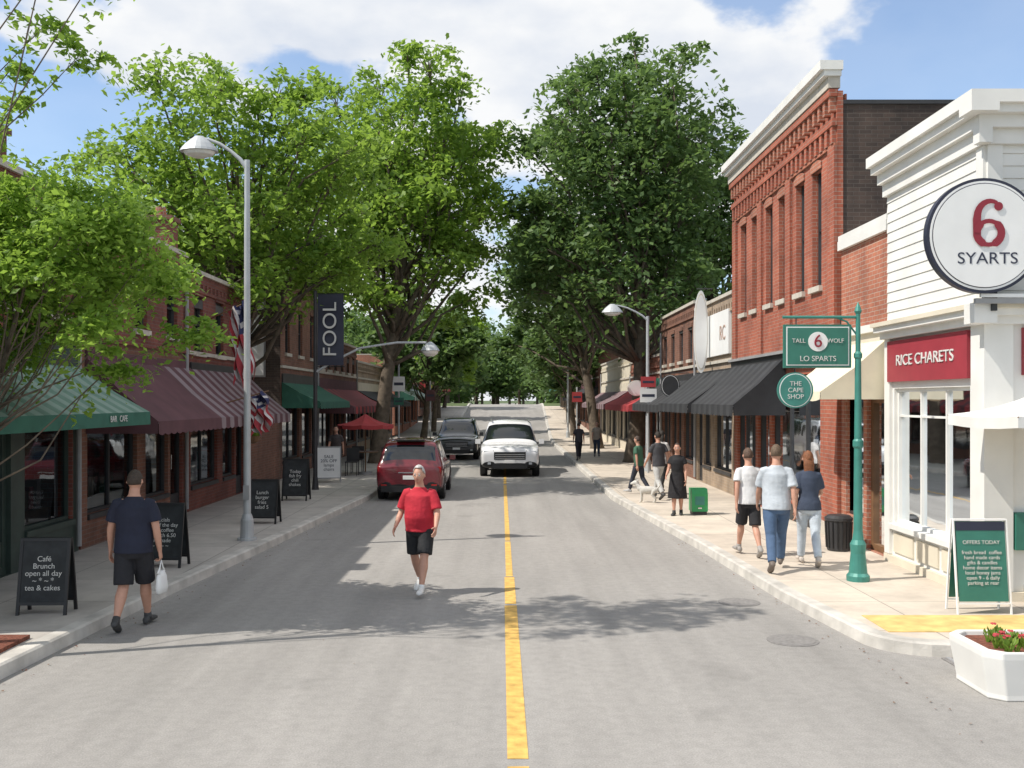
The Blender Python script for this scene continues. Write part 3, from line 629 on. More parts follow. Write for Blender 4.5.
def flag(x,y,z,L,h):
    e=empty('american_flag',(x,y,z)); b=B(); b.tube([(XL,y,z-.5),(x+.1,y,z)],.015,M['wood'],8)
    n=13; K=16
    P=lambda i,k:(x-.42+.42*i/n+.05*math.sin(k*.7+i*.9)+.2*k/K, y+.10*math.sin(i*1.9+k*.25), z-.24+.24*i/n-L*k/K*(1-.1*math.sin(i*1.3)))
    for i in range(n):
        for k in range(K):
            m=M['flag_r'] if i%2==0 else M['flag_w']
            if i>=6 and k<6: m=M['flag_b'] if (i*7+k*3)%5 else M['flag_w']
            b.poly([P(i,k),P(i+1,k),P(i+1,k+1),P(i,k+1)],m)
    b.finish('cloth',e,smooth=True,recalc=False)
flag(-5.85,22.6,4.8,1.7,.5); flag(-5.2,21.6,2.75,.75,.4)
def umbrella(name,x,y,half,ze,zc,m,g0=.13,n=8,table=True,square=False):
    e=empty(name,(x,y,g0)); b=B(); b.tube([(x,y,g0),(x,y,zc)],.022,M['wood'],8); b.tube([(x,y,g0),(x,y,g0+.08)],.22,M['grey'],16)
    K=4 if square else n; off=math.pi/4 if square else 0; R=half*(math.sqrt(2) if square else 1)
    for i in range(K):
        a0=off+2*math.pi*i/K; a1=off+2*math.pi*(i+1)/K
        p0=Vector((x+R*math.cos(a0),y+R*math.sin(a0),ze)); p1=Vector((x+R*math.cos(a1),y+R*math.sin(a1),ze)); c=Vector((x,y,zc))
        S=6
        def P(t,u): 
            p=c.lerp(p0.lerp(p1,u),t); p.z-=.07*math.sin(math.pi*t)-.0+.03*math.sin(math.pi*u)*t; return p
        for s in range(S):
            for q in range(4):
                b.poly([P(s/S,q/4),P((s+1)/S,q/4),P((s+1)/S,(q+1)/4),P(s/S,(q+1)/4)],m)
        pts=[P(1,q/4) for q in range(5)]
        for q in range(4): b.poly([pts[q],pts[q+1],pts[q+1]-Vector((0,0,.12)),pts[q]-Vector((0,0,.12))],m)
        b.tube([(x,y,zc-.5),(p0.x,p0.y,ze-.01)],.008,M['wood'],5)
    if table:
        b.disc((x,y,g0+.72),(0,0,1),.42,.03,M['wood'])
        for a in (0,2.1,4.2):
            cx,cy=x+.7*math.cos(a),y+.7*math.sin(a)
            b.box(cx-.2,cx+.2,cy-.2,cy+.2,g0+.43,g0+.46,M['dark']); b.box(cx-.2,cx+.2,cy+.17,cy+.2,g0+.46,g0+.88,M['dark'])
            for dx in (-.18,.18):
                for dy in (-.18,.18): b.tube([(cx+dx,cy+dy,g0),(cx+dx,cy+dy,g0+.43)],.014,M['dark'],6)
    b.finish('parasol',e,recalc=False)
umbrella('red_patio_umbrella',-4.55,32.6,.92,1.75,2.1,M['awnR'])
umbrella('white_patio_umbrella',6.12,11.15,.82,2.38,2.72,M['white'],table=False,square=True)
def props():
    e=empty('trash_bin',(5.37,16.1,.13)); b=B(); x,y=5.37,16.1
    b.rings([[Vector((x+r*math.cos(2*math.pi*j/20),y+r*math.sin(2*math.pi*j/20),z)) for j in range(20)] for z,r in ((.13,.17),(.15,.18),(.6,.2),(.62,.22),(.66,.22),(.7,.17),(.7,.1))],M['dark']); 
    for j in range(16):
        a=2*math.pi*j/16; b.tube([(x+.19*math.cos(a),y+.19*math.sin(a),.18),(x+.21*math.cos(a),y+.21*math.sin(a),.6)],.01,M['black'],5)
    b.finish('bin',e)
    e=empty('newspaper_box',(4.1,21.2,.13)); b=B(); x,y=4.1,21.2
    gm=mat('newsbox_green',(.03,.30,.10),.4,var=.08)
    b.box(x-.17,x+.17,y-.16,y+.18,.2,.56,gm); b.box(x-.15,x+.15,y-.15,y+.17,.13,.2,M['dark']); b.hexa([(x-.17,y-.16,.56),(x+.17,y-.16,.56),(x+.17,y+.18,.56),(x-.17,y+.18,.56),(x-.17,y-.1,.68),(x+.17,y-.1,.68),(x+.17,y+.18,.68),(x-.17,y+.18,.68)],gm); b.box(x-.1,x+.1,y-.165,y-.161,.34,.52,M['teal']); b.box(x-.04,x+.04,y-.175,y-.161,.26,.29,M['chrome']); b.finish('box',e,bevel=.01)
    e=empty('concrete_planter',(4.62,8.75,0)); b=B(); cx,cy=4.85,8.85
    def oc(z,s): 
        pts=[]; hx,hy,c=.78*s,.44*s,.12*s
        for a,bb in ((-hx+c,-hy),(hx-c,-hy),(hx,-hy+c),(hx,hy-c),(hx-c,hy),(-hx+c,hy),(-hx,hy-c),(-hx,-hy+c)): pts.append(Vector((cx+a,cy+bb,z)))
        return pts
    b.rings([oc(0.001,.93),oc(.05,.93),oc(.36,1.0),oc(.42,1.0),oc(.42,.9),oc(.37,.88)],M['white']); 
    b.poly(oc(.38,.885),M['mulch']); b.finish('planter_box',e,bevel=.012)
props()
def smallplants(name,parent,cx,cy,z,rx,ry,n,h,seed,flower=None,fr=.4,fs=.012):
    rnd=random.Random(seed); b=B(); gm=M['leafA']
    for i in range(n):
        x=cx+rnd.uniform(-rx,rx); y=cy+rnd.uniform(-ry,ry); hh=h*rnd.uniform(.4,1)
        for k in range(7):
            a=rnd.random()*6.28; l=hh*rnd.uniform(.5,1); dx=math.cos(a)*l*.5; dy=math.sin(a)*l*.5; w=.012
            b.poly([(x-dy*.08-w,y+dx*.08,z),(x+w,y,z),(x+dx,y+dy,z+l)],gm)
            b.poly([(x+dx*.5,y+dy*.5,z+l*.5),(x+dx*.8-dy*.3,y+dy*.8+dx*.3,z+l*.8),(x+dx,y+dy,z+l),(x+dx*.8+dy*.3,y+dy*.8-dx*.3,z+l*.7)],gm)
        if flower and rnd.random()<fr:
            fm=rnd.choice(flower)
            for k in range(5):
                a=k*1.257; b.disc((x+fs*math.cos(a),y+fs*math.sin(a),z+hh),(math.cos(a)*.4,-.6+math.sin(a)*.4,1),fs*.75,.003,fm,6)
    o=b.finish(name,parent,recalc=False)
    at=o.data.attributes.new('tint','FLOAT','FACE'); at.data.foreach_set('value',[rnd.random() for _ in o.data.polygons])
pl=[o for o in bpy.data.objects if o.name=='concrete_planter'][0]
smallplants('flowers',pl,4.85,8.85,.37,.58,.3,90,.16,1,[M['flag_r'],M['awnR'],M['awnR']],.55,.016)
e=empty('flower_bed',(-5.1,9.6,.13)); b=B(); b.box(-5.55,-4.82,7.0,10.15,.128,.17,M['mulch']); b.finish('mulch',e)
smallplants('bedding_plants',e,-5.25,8.6,.16,.2,.9,18,.14,2)
hb=empty('hanging_flower_basket',(-5.62,22.3,1.8)); b=B(); b.tube([(-5.62,22.3,1.75),(-5.62,22.3,2.1)],.006,M['dark'],5)
b.rings([[Vector((-5.62+r*math.cos(j*.5236),22.3+r*math.sin(j*.5236),z)) for j in range(12)] for z,r in ((1.58,.05),(1.63,.13),(1.75,.18))],M['wood']); b.finish('basket',hb)
smallplants('flowers',hb,-5.62,22.3,1.74,.13,.13,30,.16,3,[M['flag_r'],M['awnC']])
# ------------------------------------------------------------------ trees
def leaves(P,size,seed,mat_,name,parent,tint0=None,flat=.5):
    rs=np.random.RandomState(seed); n=len(P)
    nrm=rs.normal(size=(n,3)); nrm[:,2]=np.abs(nrm[:,2])+flat; nrm/=np.linalg.norm(nrm,axis=1)[:,None]
    a=rs.normal(size=(n,3)); a-=nrm*(a*nrm).sum(1)[:,None]; a/=np.linalg.norm(a,axis=1)[:,None]; c=np.cross(nrm,a)
    s=(size*rs.uniform(.6,1.3,n))[:,None]
    V=np.empty((n,4,3)); V[:,0]=P-a*s*.6; V[:,1]=P+c*s*.32+nrm*s*.06; V[:,2]=P+a*s*.6; V[:,3]=P-c*s*.32+nrm*s*.06
    me=bpy.data.meshes.new(name); me.vertices.add(4*n); me.vertices.foreach_set('co',(V.reshape(-1,3)-np.array(parent.location)).ravel())
    me.loops.add(4*n); me.loops.foreach_set('vertex_index',np.arange(4*n)); me.polygons.add(n)
    me.polygons.foreach_set('loop_start',np.arange(0,4*n,4))
    me.materials.append(mat_); me.update(calc_edges=True)
    t=rs.uniform(0,1,n)*.6+(tint0 if tint0 is not None else .2)
    at=me.attributes.new('tint','FLOAT','FACE'); at.data.foreach_set('value',np.clip(t,0,1).astype(np.float32))
    o=bpy.data.objects.new(name,me); COL.objects.link(o); o.parent=parent; return o
def tree(base,cc,cr,nl,ncl,nlv,size,lm,tr,seed,lobe=(.17,.31),csig=.42,name='tree',fork=.3,extra=None,gap=.72,low=-.7,lf=1.0):
    rs=np.random.RandomState(seed); base=Vector(base); e=empty(name,base); cc=np.array(cc); cr=np.array(cr); b=B(); mr=cr.mean()
    lobes=[]; tries=0
    while len(lobes)<nl and tries<6000:
        tries+=1
        d=rs.normal(size=3); d/=np.linalg.norm(d); rad=rs.uniform(.1,1.0)**.55
        if d[2]<low: continue
        c=cc+d*cr*rad*rs.uniform(.75,1.0); lr=rs.uniform(*lobe)*mr*(1.15-.45*rad)
        if all(np.linalg.norm((c-l[0])*np.array([1,1,1.25]))>gap*(lr+l[1])*.9 for l in lobes): lobes.append((c,lr))
    if extra: lobes+= [(np.array(a),r_) for a,r_ in extra]
    top=Vector(cc)+Vector((0,0,cr[2]*.35)); 
    tp=[]; n=9; wob=rs.uniform(-1,1,4)
    for i in range(n):
        t=i/(n-1); p=base.lerp(top,t); k=math.sin(t*math.pi)*tr*1.5; p.x+=k*wob[0]+math.sin(t*7)*tr*.4*wob[2]; p.y+=k*wob[1]; tp.append(p)
    b.tube([base-Vector((0,0,.1)),base+Vector((0,0,.12))]+tp[1:],[tr*1.5,tr*1.15]+[tr*(1-.85*i/(n-1)) for i in range(1,n)],M['bark'],12)
    P=[];T=[]
    for c,lr in lobes:
        cv=Vector(c); t=min(.95,max(fork,(c[2]-base.z)/(top.z-base.z)*rs.uniform(.4,.75))); i=t*(n-1); i0=int(i); s=tp[i0].lerp(tp[min(i0+1,n-1)],i-i0)
        L=(cv-s).length; m1=s.lerp(cv,.35)+Vector((rs.uniform(-.1,.1)*L,rs.uniform(-.1,.1)*L,-.06*L)); m2=s.lerp(cv,.7)+Vector((rs.uniform(-.08,.08)*L,0,.04*L))
        r0=min(tr*.36*(1-.5*t),.045*L+.02)*lf; b.tube([s,m1,m2,cv],[r0,r0*.7,r0*.45,r0*.25],M['bark'],7)
        lt=rs.uniform(-.15,.25)
        for k in range(max(3,int(ncl*(lr/(.25*mr))**1.6))):
            d=rs.normal(size=3); d/=np.linalg.norm(d); d[2]=d[2]*.7+.1; q=c+d*lr*rs.uniform(.3,1.3)
            if rs.rand()<.5: b.tube([m2.lerp(cv,.6),cv.lerp(Vector(q),.5)+Vector((0,0,.05)),Vector(q)],[r0*.22,r0*.15,.006],M['bark'],4,cap=False)
            m=int(nlv*rs.uniform(.4,1.5)); sg=csig*lr*rs.uniform(.5,1.15)
            pts=q+rs.normal(size=(m,3))*np.array([sg,sg,sg*.42]); pts[:,2]-=((pts[:,0]-q[0])**2+(pts[:,1]-q[1])**2)*.3/max(sg,.1)
            P.append(pts); T.append(np.full(m,lt+rs.uniform(-.1,.18)))
        m=int(nlv*1.2); tt=rs.uniform(.45,1,m)[:,None]; P.append(np.array(m1)*(1-tt)+np.array(cv)*tt+rs.normal(size=(m,3))*lr*.35); T.append(np.full(m,lt-.1))
    b.finish('trunk_and_limbs',e,smooth=True,recalc=False)
    P=np.concatenate(P); T=np.concatenate(T); leaves(P,size,seed+1,lm,'foliage',e,T+.12)
    return e
tree((-8.3,28.4,.1),(-7.4,27.6,7.9),(4.6,3.8,4.3),58,14,54,.17,M['leafA'],.28,11)
tree((-4.9,38.5,.1),(-4.0,40,10.2),(4.6,4.4,6.8),66,13,52,.23,M['leafA'],.32,12)
tree((-11,41,.1),(-10.5,42,8.5),(4.6,4.5,5),30,13,50,.27,M['leafB'],.30,13)
tree((5.0,39,.1),(4.9,40,10.5),(5.0,4.4,7.3),76,13,54,.23,M['leafB'],.33,21,gap=.7,extra=[((.9,39.5,12.6),.9),((1.2,39.5,8.0),1.0),((.8,40,10.3),.8)])
tree((4.6,50,.1),(3.2,52,8.6),(4.8,4,5.6),34,13,50,.3,M['leafB'],.3,22)
tree((9.5,44,.1),(9.3,45,9.8),(4.2,4,6),36,13,50,.28,M['leafB'],.3,23)
tree((-6.15,10.7,.13),(-5.35,11.6,4.15),(2.0,1.6,1.45),36,18,52,.08,M['leafC'],.06,31,lobe=(.2,.34),csig=.45,gap=.58,lf=.8,extra=[((-3.7,11.9,3.35),.3),((-3.95,11.7,3.9),.25),((-4.5,11.5,2.95),.25),((-6.0,11.5,5.7),.3)])
tree((-6.9,9.3,.13),(-5.2,10.1,8.1),(2.6,1.4,1.3),15,10,46,.085,M['leafC'],.08,32,lobe=(.16,.3),csig=.45,gap=.9,lf=.6,extra=[((-4.9,10.6,6.5),.26),((-5.2,10.6,6.1),.22),((-4.6,10.9,6.35),.16),((-5.3,10.8,5.75),.2)])
for i,(x,y,r) in enumerate([(-4.6,56,3.7),(-4.9,68,3.7),(-5.6,84,4.2),(4.4,64,3.8),(5.0,78,4.0),(6,96,4.4),(-6.2,102,4.6)]):
    g0=gz(y); tree((x,y,g0),(x*.92,y,g0+6.0),(r,r,r*1.15),22,13,44,.36,M['leafB'] if i!=1 else M['leafA'],.2,40+i,low=-.8)
def woods():
    e=empty('distant_trees',(0,130,1)); rs=np.random.RandomState(9); P=[];T=[]; b=B(); spots=[]
    for i in range(46):
        x=rs.uniform(-60,60); y=rs.uniform(118,175)
        if abs(x)<7 and y<150: x+=13*np.sign(x+.01)
        spots.append((x,y,rs.uniform(9,15),.56))
    for y in (125,136,148,160,175): 
        for sg in (-1,1): spots.append((sg*(6.6+rs.uniform(-.4,.8)),y,rs.uniform(9,13),.46)); spots.append((sg*(11+rs.uniform(-1,1)),y,rs.uniform(10,14),.45))
    for x in np.arange(-20,22,3.0): spots.append((x,215+rs.uniform(-6,6),rs.uniform(15,22),.44))
    for x,y,h,cf in spots:
        g0=gz(y); b.tube([(x,y,g0-.3),(x,y,g0+h*.7)],[.3,.1],M['bark'],6)
        for k in range(18):
            d=rs.normal(size=3); d/=np.linalg.norm(d); c=np.array([x,y,g0+h*cf])+d*np.array([3.2,3.0,h*.40])*rs.uniform(.4,.95); lt=rs.uniform(-.15,.3)
            m=100; P.append(c+rs.normal(size=(m,3))*np.array([1.0,1.0,.75])); T.append(np.full(m,lt+.1))
    b.finish('trunks',e); leaves(np.concatenate(P),.7,10,M['leafB'],'foliage',e,np.concatenate(T))
woods()
def sidewoods():
    e=empty('background_trees',(0,60,0)); rs=np.random.RandomState(19); P=[];T=[]; b=B()
    for (x,y) in [(-19,30),(-21,42),(-17,52),(-22,62),(-16,72),(-20,85),(-14,98),(18,58),(21,70),(17,84),(22,96),(15,106)]:
        h=rs.uniform(8,12); g0=gz(y); b.tube([(x,y,g0-.3),(x,y,g0+h*.7)],[.3,.1],M['bark'],6)
        for k in range(26):
            d=rs.normal(size=3); d/=np.linalg.norm(d); c=np.array([x,y,g0+h*.58])+d*np.array([4,4,h*.36])*rs.uniform(.4,.95); lt=rs.uniform(-.15,.3)
            m=130; P.append(c+rs.normal(size=(m,3))*np.array([.85,.85,.6])); T.append(np.full(m,lt+.1))
    b.finish('trunks',e); leaves(np.concatenate(P),.42,11,M['leafB'],'foliage',e,np.concatenate(T))
sidewoods()
# ------------------------------------------------------------------ cars
def car(name,x,y,rz,L,W,H,paintc,g0=0):
    e=empty(name,(x,y,g0),rz); sx,sy,sz=W/1.9,L/4.64,H/1.76
    paint=mat('car_paint',paintc,.25,metal=0,var=.03,coat=.8)
    ST=[(-2.30,.80,.42,.92,.97,.62),(-2.27,.88,.30,.98,1.03,.72),(-2.18,.93,.25,1.03,1.09,.80),(-1.92,.95,.24,1.05,1.68,.70),(-1.6,.95,.24,1.05,1.74,.70),(-.55,.95,.24,1.03,1.76,.70),(.35,.95,.24,1.0,1.74,.69),(.98,.95,.24,1.0,1.05,.80),(1.25,.945,.24,1.0,1.04,.80),(1.95,.94,.25,.95,1.0,.76),(2.22,.91,.28,.88,.94,.70),(2.31,.86,.34,.80,.85,.62),(2.33,.78,.42,.70,.74,.54)]
    bm=bmesh.new(); rows=[]
    for (yy,hw,zb,bz,tz,tw) in ST:
        half=[(hw*.86,zb),(hw*.985,zb+.1),(hw,zb+.32 if zb+.32<bz-.15 else (zb+bz)/2),(hw,bz-.1),(hw*.97,bz),(tw,tz-.035),(tw*.55,tz)]
        ring=[(0,zb)]+half+[(0,tz+.01)]+[(-a,c) for a,c in half[::-1]]
        rows.append([bm.verts.new((a*sx,yy*sy,c*sz)) for a,c in ring])
    n=len(rows[0]); glassf=[]
    for i in range(len(rows)-1):
        for j in range(n):
            f=bm.faces.new((rows[i][j],rows[i][(j+1)%n],rows[i+1][(j+1)%n],rows[i+1][j])); f.smooth=True
            jm=min(j,n-1-j)
            if jm==5 and i in (4,5,3): glassf.append(f)
            if i==6 and jm in (5,6,7): f.material_index=1
            if i==2 and jm in (6,7): f.material_index=1
            if jm in (0,1): f.material_index=2
    bm.faces.new(rows[0]); bm.faces.new(rows[-1][::-1])
    bmesh.ops.inset_individual(bm,faces=glassf,thickness=.035)
    for f in glassf: f.material_index=1
    bmesh.ops.recalc_face_normals(bm,faces=bm.faces)
    me=bpy.data.meshes.new('body'); bm.to_mesh(me); bm.free()
    for m in (paint,M['carglass'],M['black']): me.materials.append(m)
    o=bpy.data.objects.new('body',me); COL.objects.link(o); o.parent=e; s=o.modifiers.new('s','SUBSURF'); s.levels=2; s.render_levels=2
    b=B(); hw=.95*sx; wr=.345
    for yy in (-1.42*sy,1.42*sy):
        for sg in (-1,1):
            b.disc((sg*(hw-.16),yy,wr+.03),(sg,0,0),wr+.065,.152,M['black'],28)
            b.rings([[Vector((sg*xx,yy+rr*math.cos(2*math.pi*j/28),wr+rr*math.sin(2*math.pi*j/28))) for j in range(28)] for xx,rr in ((hw-.24,wr*.9),(hw-.22,wr),(hw-.02,wr),(hw+.006,wr*.93),(hw+.006,wr*.68),(hw-.03,wr*.64))],M['rubber'])
            b.disc((sg*(hw-.05),yy,wr),(sg,0,0),wr*.62,.02,M['grey'],24)
            for k in range(5):
                a=k*2*math.pi/5; b.tube([(sg*(hw-.02),yy,wr),(sg*(hw-.02),yy+wr*.62*math.cos(a),wr+wr*.62*math.sin(a))],.028,M['chrome'],6)
    tl=mat('tail_lamp',(.38,.01,.01),.2,var=0); hl=mat('head_lamp',(.40,.43,.46),.08,var=0,spec=.8)
    q=lambda x0,x1,y0,y1,z0,z1,m: b.box(x0*sx,x1*sx,y0*sy,y1*sy,z0*sz,z1*sz,m)
    for sg in (-1,1):
        X=lambda a,c:(min(sg*a,sg*c),max(sg*a,sg*c))
        a,c=X(.58,.88); q(a,c,-2.27,-2.0,.82,.98,tl); a,c=X(.46,.58); q(a,c,-2.285,-2.0,.86,.95,tl)
        a,c=X(.53,.83); q(a,c,1.95,2.29,.69,.83,hl); a,c=X(.83,.90); q(a,c,1.9,2.24,.71,.84,hl); a,c=X(.515,.53); q(a,c,1.95,2.3,.67,.85,M['black']); a,c=X(.53,.86); q(a,c,1.95,2.285,.655,.688,M['black'])
        a,c=X(.55,.78); q(a,c,2.0,2.315,.38,.52,M['black']); a,c=X(.6,.70); q(a,c,2.1,2.33,.41,.48,hl)
        a,c=X(.96,1.13); q(a,c,.82,.96,1.0,1.15,paint); a,c=X(.9,.97); q(a,c,.86,.94,1.0,1.05,M['black'])
        a,c=X(.60,.64); q(a,c,-1.5,.2,1.735,1.775,M['chrome'])
        a,c=X(.62,.78); q(a,c,-2.32,-2.1,.42,.48,tl)
        a,c=X(.9515,.957); q(a,c,-.8,-.6,.86,.89,M['chrome']); q(a,c,.35,.55,.86,.89,M['chrome'])
        q(a,c,-.52,-.505,.4,1.0,M['black'])
    q(-.5,.5,2.1,2.335,.56,.80,M['black'])
    for k in range(3): q(-.47,.47,2.2,2.345,.60+k*.06,.613+k*.06,M['chrome'])
    q(-.55,.55,2.1,2.335,.28,.44,M['black']); q(-.16,.16,2.2,2.35,.46,.55,M['signw'])
    q(-.78,.78,-2.33,-2.0,.26,.44,M['black']); q(-.17,.17,-2.325,-2.2,.62,.73,M['signw']); q(-.3,.3,-2.315,-2.2,.80,.83,M['chrome'])
    q(-.4,.4,-2.0,-1.75,1.70,1.74,M['black'])
    b.finish('wheels_lights_trim',e,local=True,bevel=.008)
car('red_car',-2.42,27.3,.0,4.2,1.72,1.55,(.15,.010,.018))
car('white_suv',.16,35.2,math.pi,4.7,1.98,1.85,(.74,.74,.74))
car('black_suv',-2.05,44.5,math.pi,4.6,1.85,1.75,(.025,.028,.035))
# ------------------------------------------------------------------ people
def evalmesh(ob):
    dg=bpy.context.evaluated_depsgraph_get(); return bpy.data.meshes.new_from_object(ob.evaluated_get(dg))
def remeshed(b,name,parent,vox,sm=4):
    o=b.finish(name+'_tmp',None,local=True); r=o.modifiers.new('r','REMESH'); r.mode='VOXEL'; r.voxel_size=vox; s=o.modifiers.new('s','SMOOTH'); s.iterations=sm; s.factor=.5
    bpy.context.view_layer.update(); me=evalmesh(o); mats=list(b.mats); bpy.data.objects.remove(o)
    me.name=name; me.materials.clear(); me.materials.append(mats[0]); me.polygons.foreach_set('material_index',[0]*len(me.polygons)); me.polygons.foreach_set('use_smooth',[True]*len(me.polygons))
    n=bpy.data.objects.new(name,me); COL.objects.link(n); n.parent=parent; return n
def headmesh(b,m,c,sc=1,scale=1.0,keep=None,seg=28,rg=20,tilt=0):
    n0=len(b.v); k=b.mi(m); ok=[]
    for i in range(rg+1):
        ph=math.pi*i/rg
        for j in range(seg):
            th=2*math.pi*j/seg; x=math.sin(ph)*math.cos(th); y=math.sin(ph)*math.sin(th); z=math.cos(ph)
            X=.077*x; Y=.096*y; ZZ=.120*z
            if z<0: X*=1-.30*(-z)**1.4; 
            if z<0 and y<0: Y*=1-.35*(-z)
            if y>0: Y*=.95
            if y>.7 and abs(x)<.22 and -.35<z<.12: Y+=.02*(1-abs(x)/.22)*(1-abs(z+.18)/.3 if abs(z+.18)<.3 else 0)
            if y>.6 and -.02<z<.16 and .2<abs(x)<.6: Y-=.006
            if y>.5 and z<-.75: Y+=.01
            b.v.append((c[0]+X*scale*sc,c[1]+Y*scale*sc,c[2]+ZZ*scale*sc)); ok.append(keep(x,y,z) if keep else True)
    for i in range(rg):
        for j in range(seg):
            q=(i*seg+j,i*seg+(j+1)%seg,(i+1)*seg+(j+1)%seg,(i+1)*seg+j)
            if all(ok[t] for t in q): b.f.append(tuple(n0+t for t in q)); b.m.append(k)
def person(name,x,y,g0,rz,h,pose,top,bottom,hair,shoe=(.7,.7,.7),longhair=False,female=False,belly=0,hem=.8,skirt=False,bag=None,sleeve=.62,det=1,socks=True,skin=None,fat=1.0,bushy=0):
    e=empty(name,(x,y,g0),rz); S=h/1.75; vox=.013/det; sk=skin or M['skin']
    tm=mat('fabric_top',top,.85,var=.16,scale=5,bump=1,bscale=8); bmn=mat('fabric_bottom',bottom,.85,var=.15,scale=6,bump=.9,bscale=10); hm=mat('hair',hair,.7,var=.3,scale=40,bump=.5,bscale=90); sm=mat('shoe',shoe,.6,var=.1)
    R=lambda d: math.radians(d)
    lean=R(pose.get('lean',2)); hw=(.088 if not female else .092)*fat; kin=pose.get('kin',.03)
    legs={}
    for sd,key in ((1,'rl'),(-1,'ll')):
        th,kn,ft=[R(a) for a in pose[key]]; hp=Vector((sd*hw,0,.91)); kneep=hp+.43*Vector((-sd*kin,math.sin(th),-math.cos(th))); a2=th-kn; an=kneep+.41*Vector((-sd*.01,math.sin(a2),-math.cos(a2))); legs[sd]=(hp,kneep,an,ft)
    low=min(l[2].z-.075-(math.sin(-l[3])*.16 if l[3]<0 else 0) for l in legs.values())
    dz=-low
    def up(v): return Vector((v[0],v[1],v[2]+dz))
    sh=(.185 if not female else .160)*(1+(fat-1)*.8); arms={}
    def ln(v): v=Vector(v); hz=v.z-.93; return Vector((v.x,v.y+hz*math.sin(lean),v.z))
    for sd,key in ((1,'ra'),(-1,'la')):
        sw,ab,el=[R(a) for a in pose[key]]; s0=ln((sd*(sh-.01),-.005,1.395)); d1=Vector((sd*math.sin(ab),math.sin(sw)*math.cos(ab),-math.cos(sw)*math.cos(ab))); el_=s0+.29*d1
        d2=Vector((sd*math.sin(ab*.5)*.8,math.sin(sw+el),-math.cos(sw+el))).normalized(); wr=el_+.25*d2; arms[sd]=(s0,el_,wr,d1,d2)
    U=lambda v: up(v)*S
    b=B(); wf=.93 if female else 1
    T=[(.82,.135,.10,0),(.90,.165,.115,-.01),(.98,.16,.112,-.005),(1.06,.142 if not female else .125,.10,.0),(1.16,.15*wf,.108,.004),(1.28,.168*wf,.116,.006),(1.36,.168*wf,.106,0),(1.42,.13*wf,.08,-.008),(1.455,.085,.062,-.01),(1.50,.058,.058,-.005),(1.56,.054,.056,.012)]
    T=[(z,rx*(fat if z<1.4 else 1+(fat-1)*.5),ry*(fat if z<1.4 else 1),cy) for z,rx,ry,cy in T]
    def tor(T,infl=0,bel=belly):
        out=[]
        for z,rx,ry,cy in T:
            bb=bel*math.exp(-((z-1.08)/.13)**2); c=ln((0,cy+bb*.6,z)); p=U(c); out.append((p.x,p.y,p.z,(rx+infl+bb*.25)*S,(ry+infl+bb*.5)*S))
        return out
    b.eloft(tor(T),sk)
    hd=U(ln((0,.022,1.64))); headmesh(b,sk,hd,S)
    F_=S*(1+(fat-1)*.8)
    for sd in (1,-1):
        hp,kn,an,ft=legs[sd]; b.tube([U(hp+Vector((0,0,.03))),U(hp.lerp(kn,.35)),U(hp.lerp(kn,.8)),U(kn),U(kn.lerp(an,.3)+Vector((0,-.012,0))),U(kn.lerp(an,.75)),U(an)],[.085*F_,.083*F_,.06*F_,.053*F_,.058*F_,.038*F_,.033*S],sk,14,dome=True)
        s0,el,wr,d1,d2=arms[sd]; b.tube([U(s0-Vector((sd*.05,0,-.01))),U(s0),U(s0.lerp(el,.4)),U(el),U(el.lerp(wr,.3)),U(wr)],[.046*F_,.05*F_,.045*F_,.038*F_,.039*F_,.026*S],sk,12,dome=True)
    for sd in (1,-1): b.tube([hd+Vector((sd*.072*S,-.005,.01)),hd+Vector((sd*.082*S,-.015,-.01))],[.018*S,.016*S],sk,8,dome=True)
    remeshed(b,'body',e,vox*S if vox<.02 else vox)
    b=B()
    for sd in (1,-1):
        s0,el,wr,d1,d2=arms[sd]; W0=U(wr); f=Vector((0,1,0)); f=(f-d2*f.dot(d2)); f=f.normalized() if f.length>.2 else Vector((0,0,1)); nn=Vector((-sd,0,0)); nn=(nn-d2*nn.dot(d2)-f*nn.dot(f)).normalized()
        def ring(t,wd,thk): 
            c=W0+d2*t*S; return [c+f*(wd*S*math.cos(a))+nn*(thk*S*math.sin(a)) for a in [2*math.pi*j/12 for j in range(12)]]
        b.rings([ring(-.025,.024,.022),ring(.0,.026,.02),ring(.03,.038,.017),(ring(.07,.042,.015)),ring(.092,.038,.012)],sk)
        curl=1.1 if (bag and sd==bag) else .45
        for k,(o,Lf) in enumerate(((.03,.072),(.010,.08),(-.011,.075),(-.030,.058))):
            p=W0+d2*.085*S+f*o*S; pts=[p]; ang=.15*curl
            for sgm in range(3):
                ang+=curl*.55; dd=(d2*math.cos(ang)+nn*math.sin(ang)); p=p+dd*Lf*S*(.42,.33,.25)[sgm]; pts.append(p)
            b.tube(pts,[.0095*S,.009*S,.008*S,.0065*S],sk,7,dome=True)
        p=W0+d2*.025*S+f*.028*S; b.tube([p,p+(d2*.6+f*.7+nn*.3).normalized()*.035*S,p+(d2*.9+f*.75+nn*.6).normalized()*.062*S],[.012*S,.0105*S,.008*S],sk,7,dome=True)
    b.finish('hands',e,local=True,smooth=True)
    b=B(); 
    for sd in (1,-1):
        c=hd+Vector((sd*.031*S,.083*S,.008*S)); b.tube([c-Vector((0,.006,0)),c+Vector((0,.003,0))],[.013*S,.012*S],M['signw'],10,dome=False); b.disc(c+Vector((0,.0035,0)),(0,1,0),.008*S,.002,M['black'],10)
        b.tube([hd+Vector((sd*.018*S,.092*S,.03*S)),hd+Vector((sd*.045*S,.083*S,.032*S))],.004*S,hm,6)
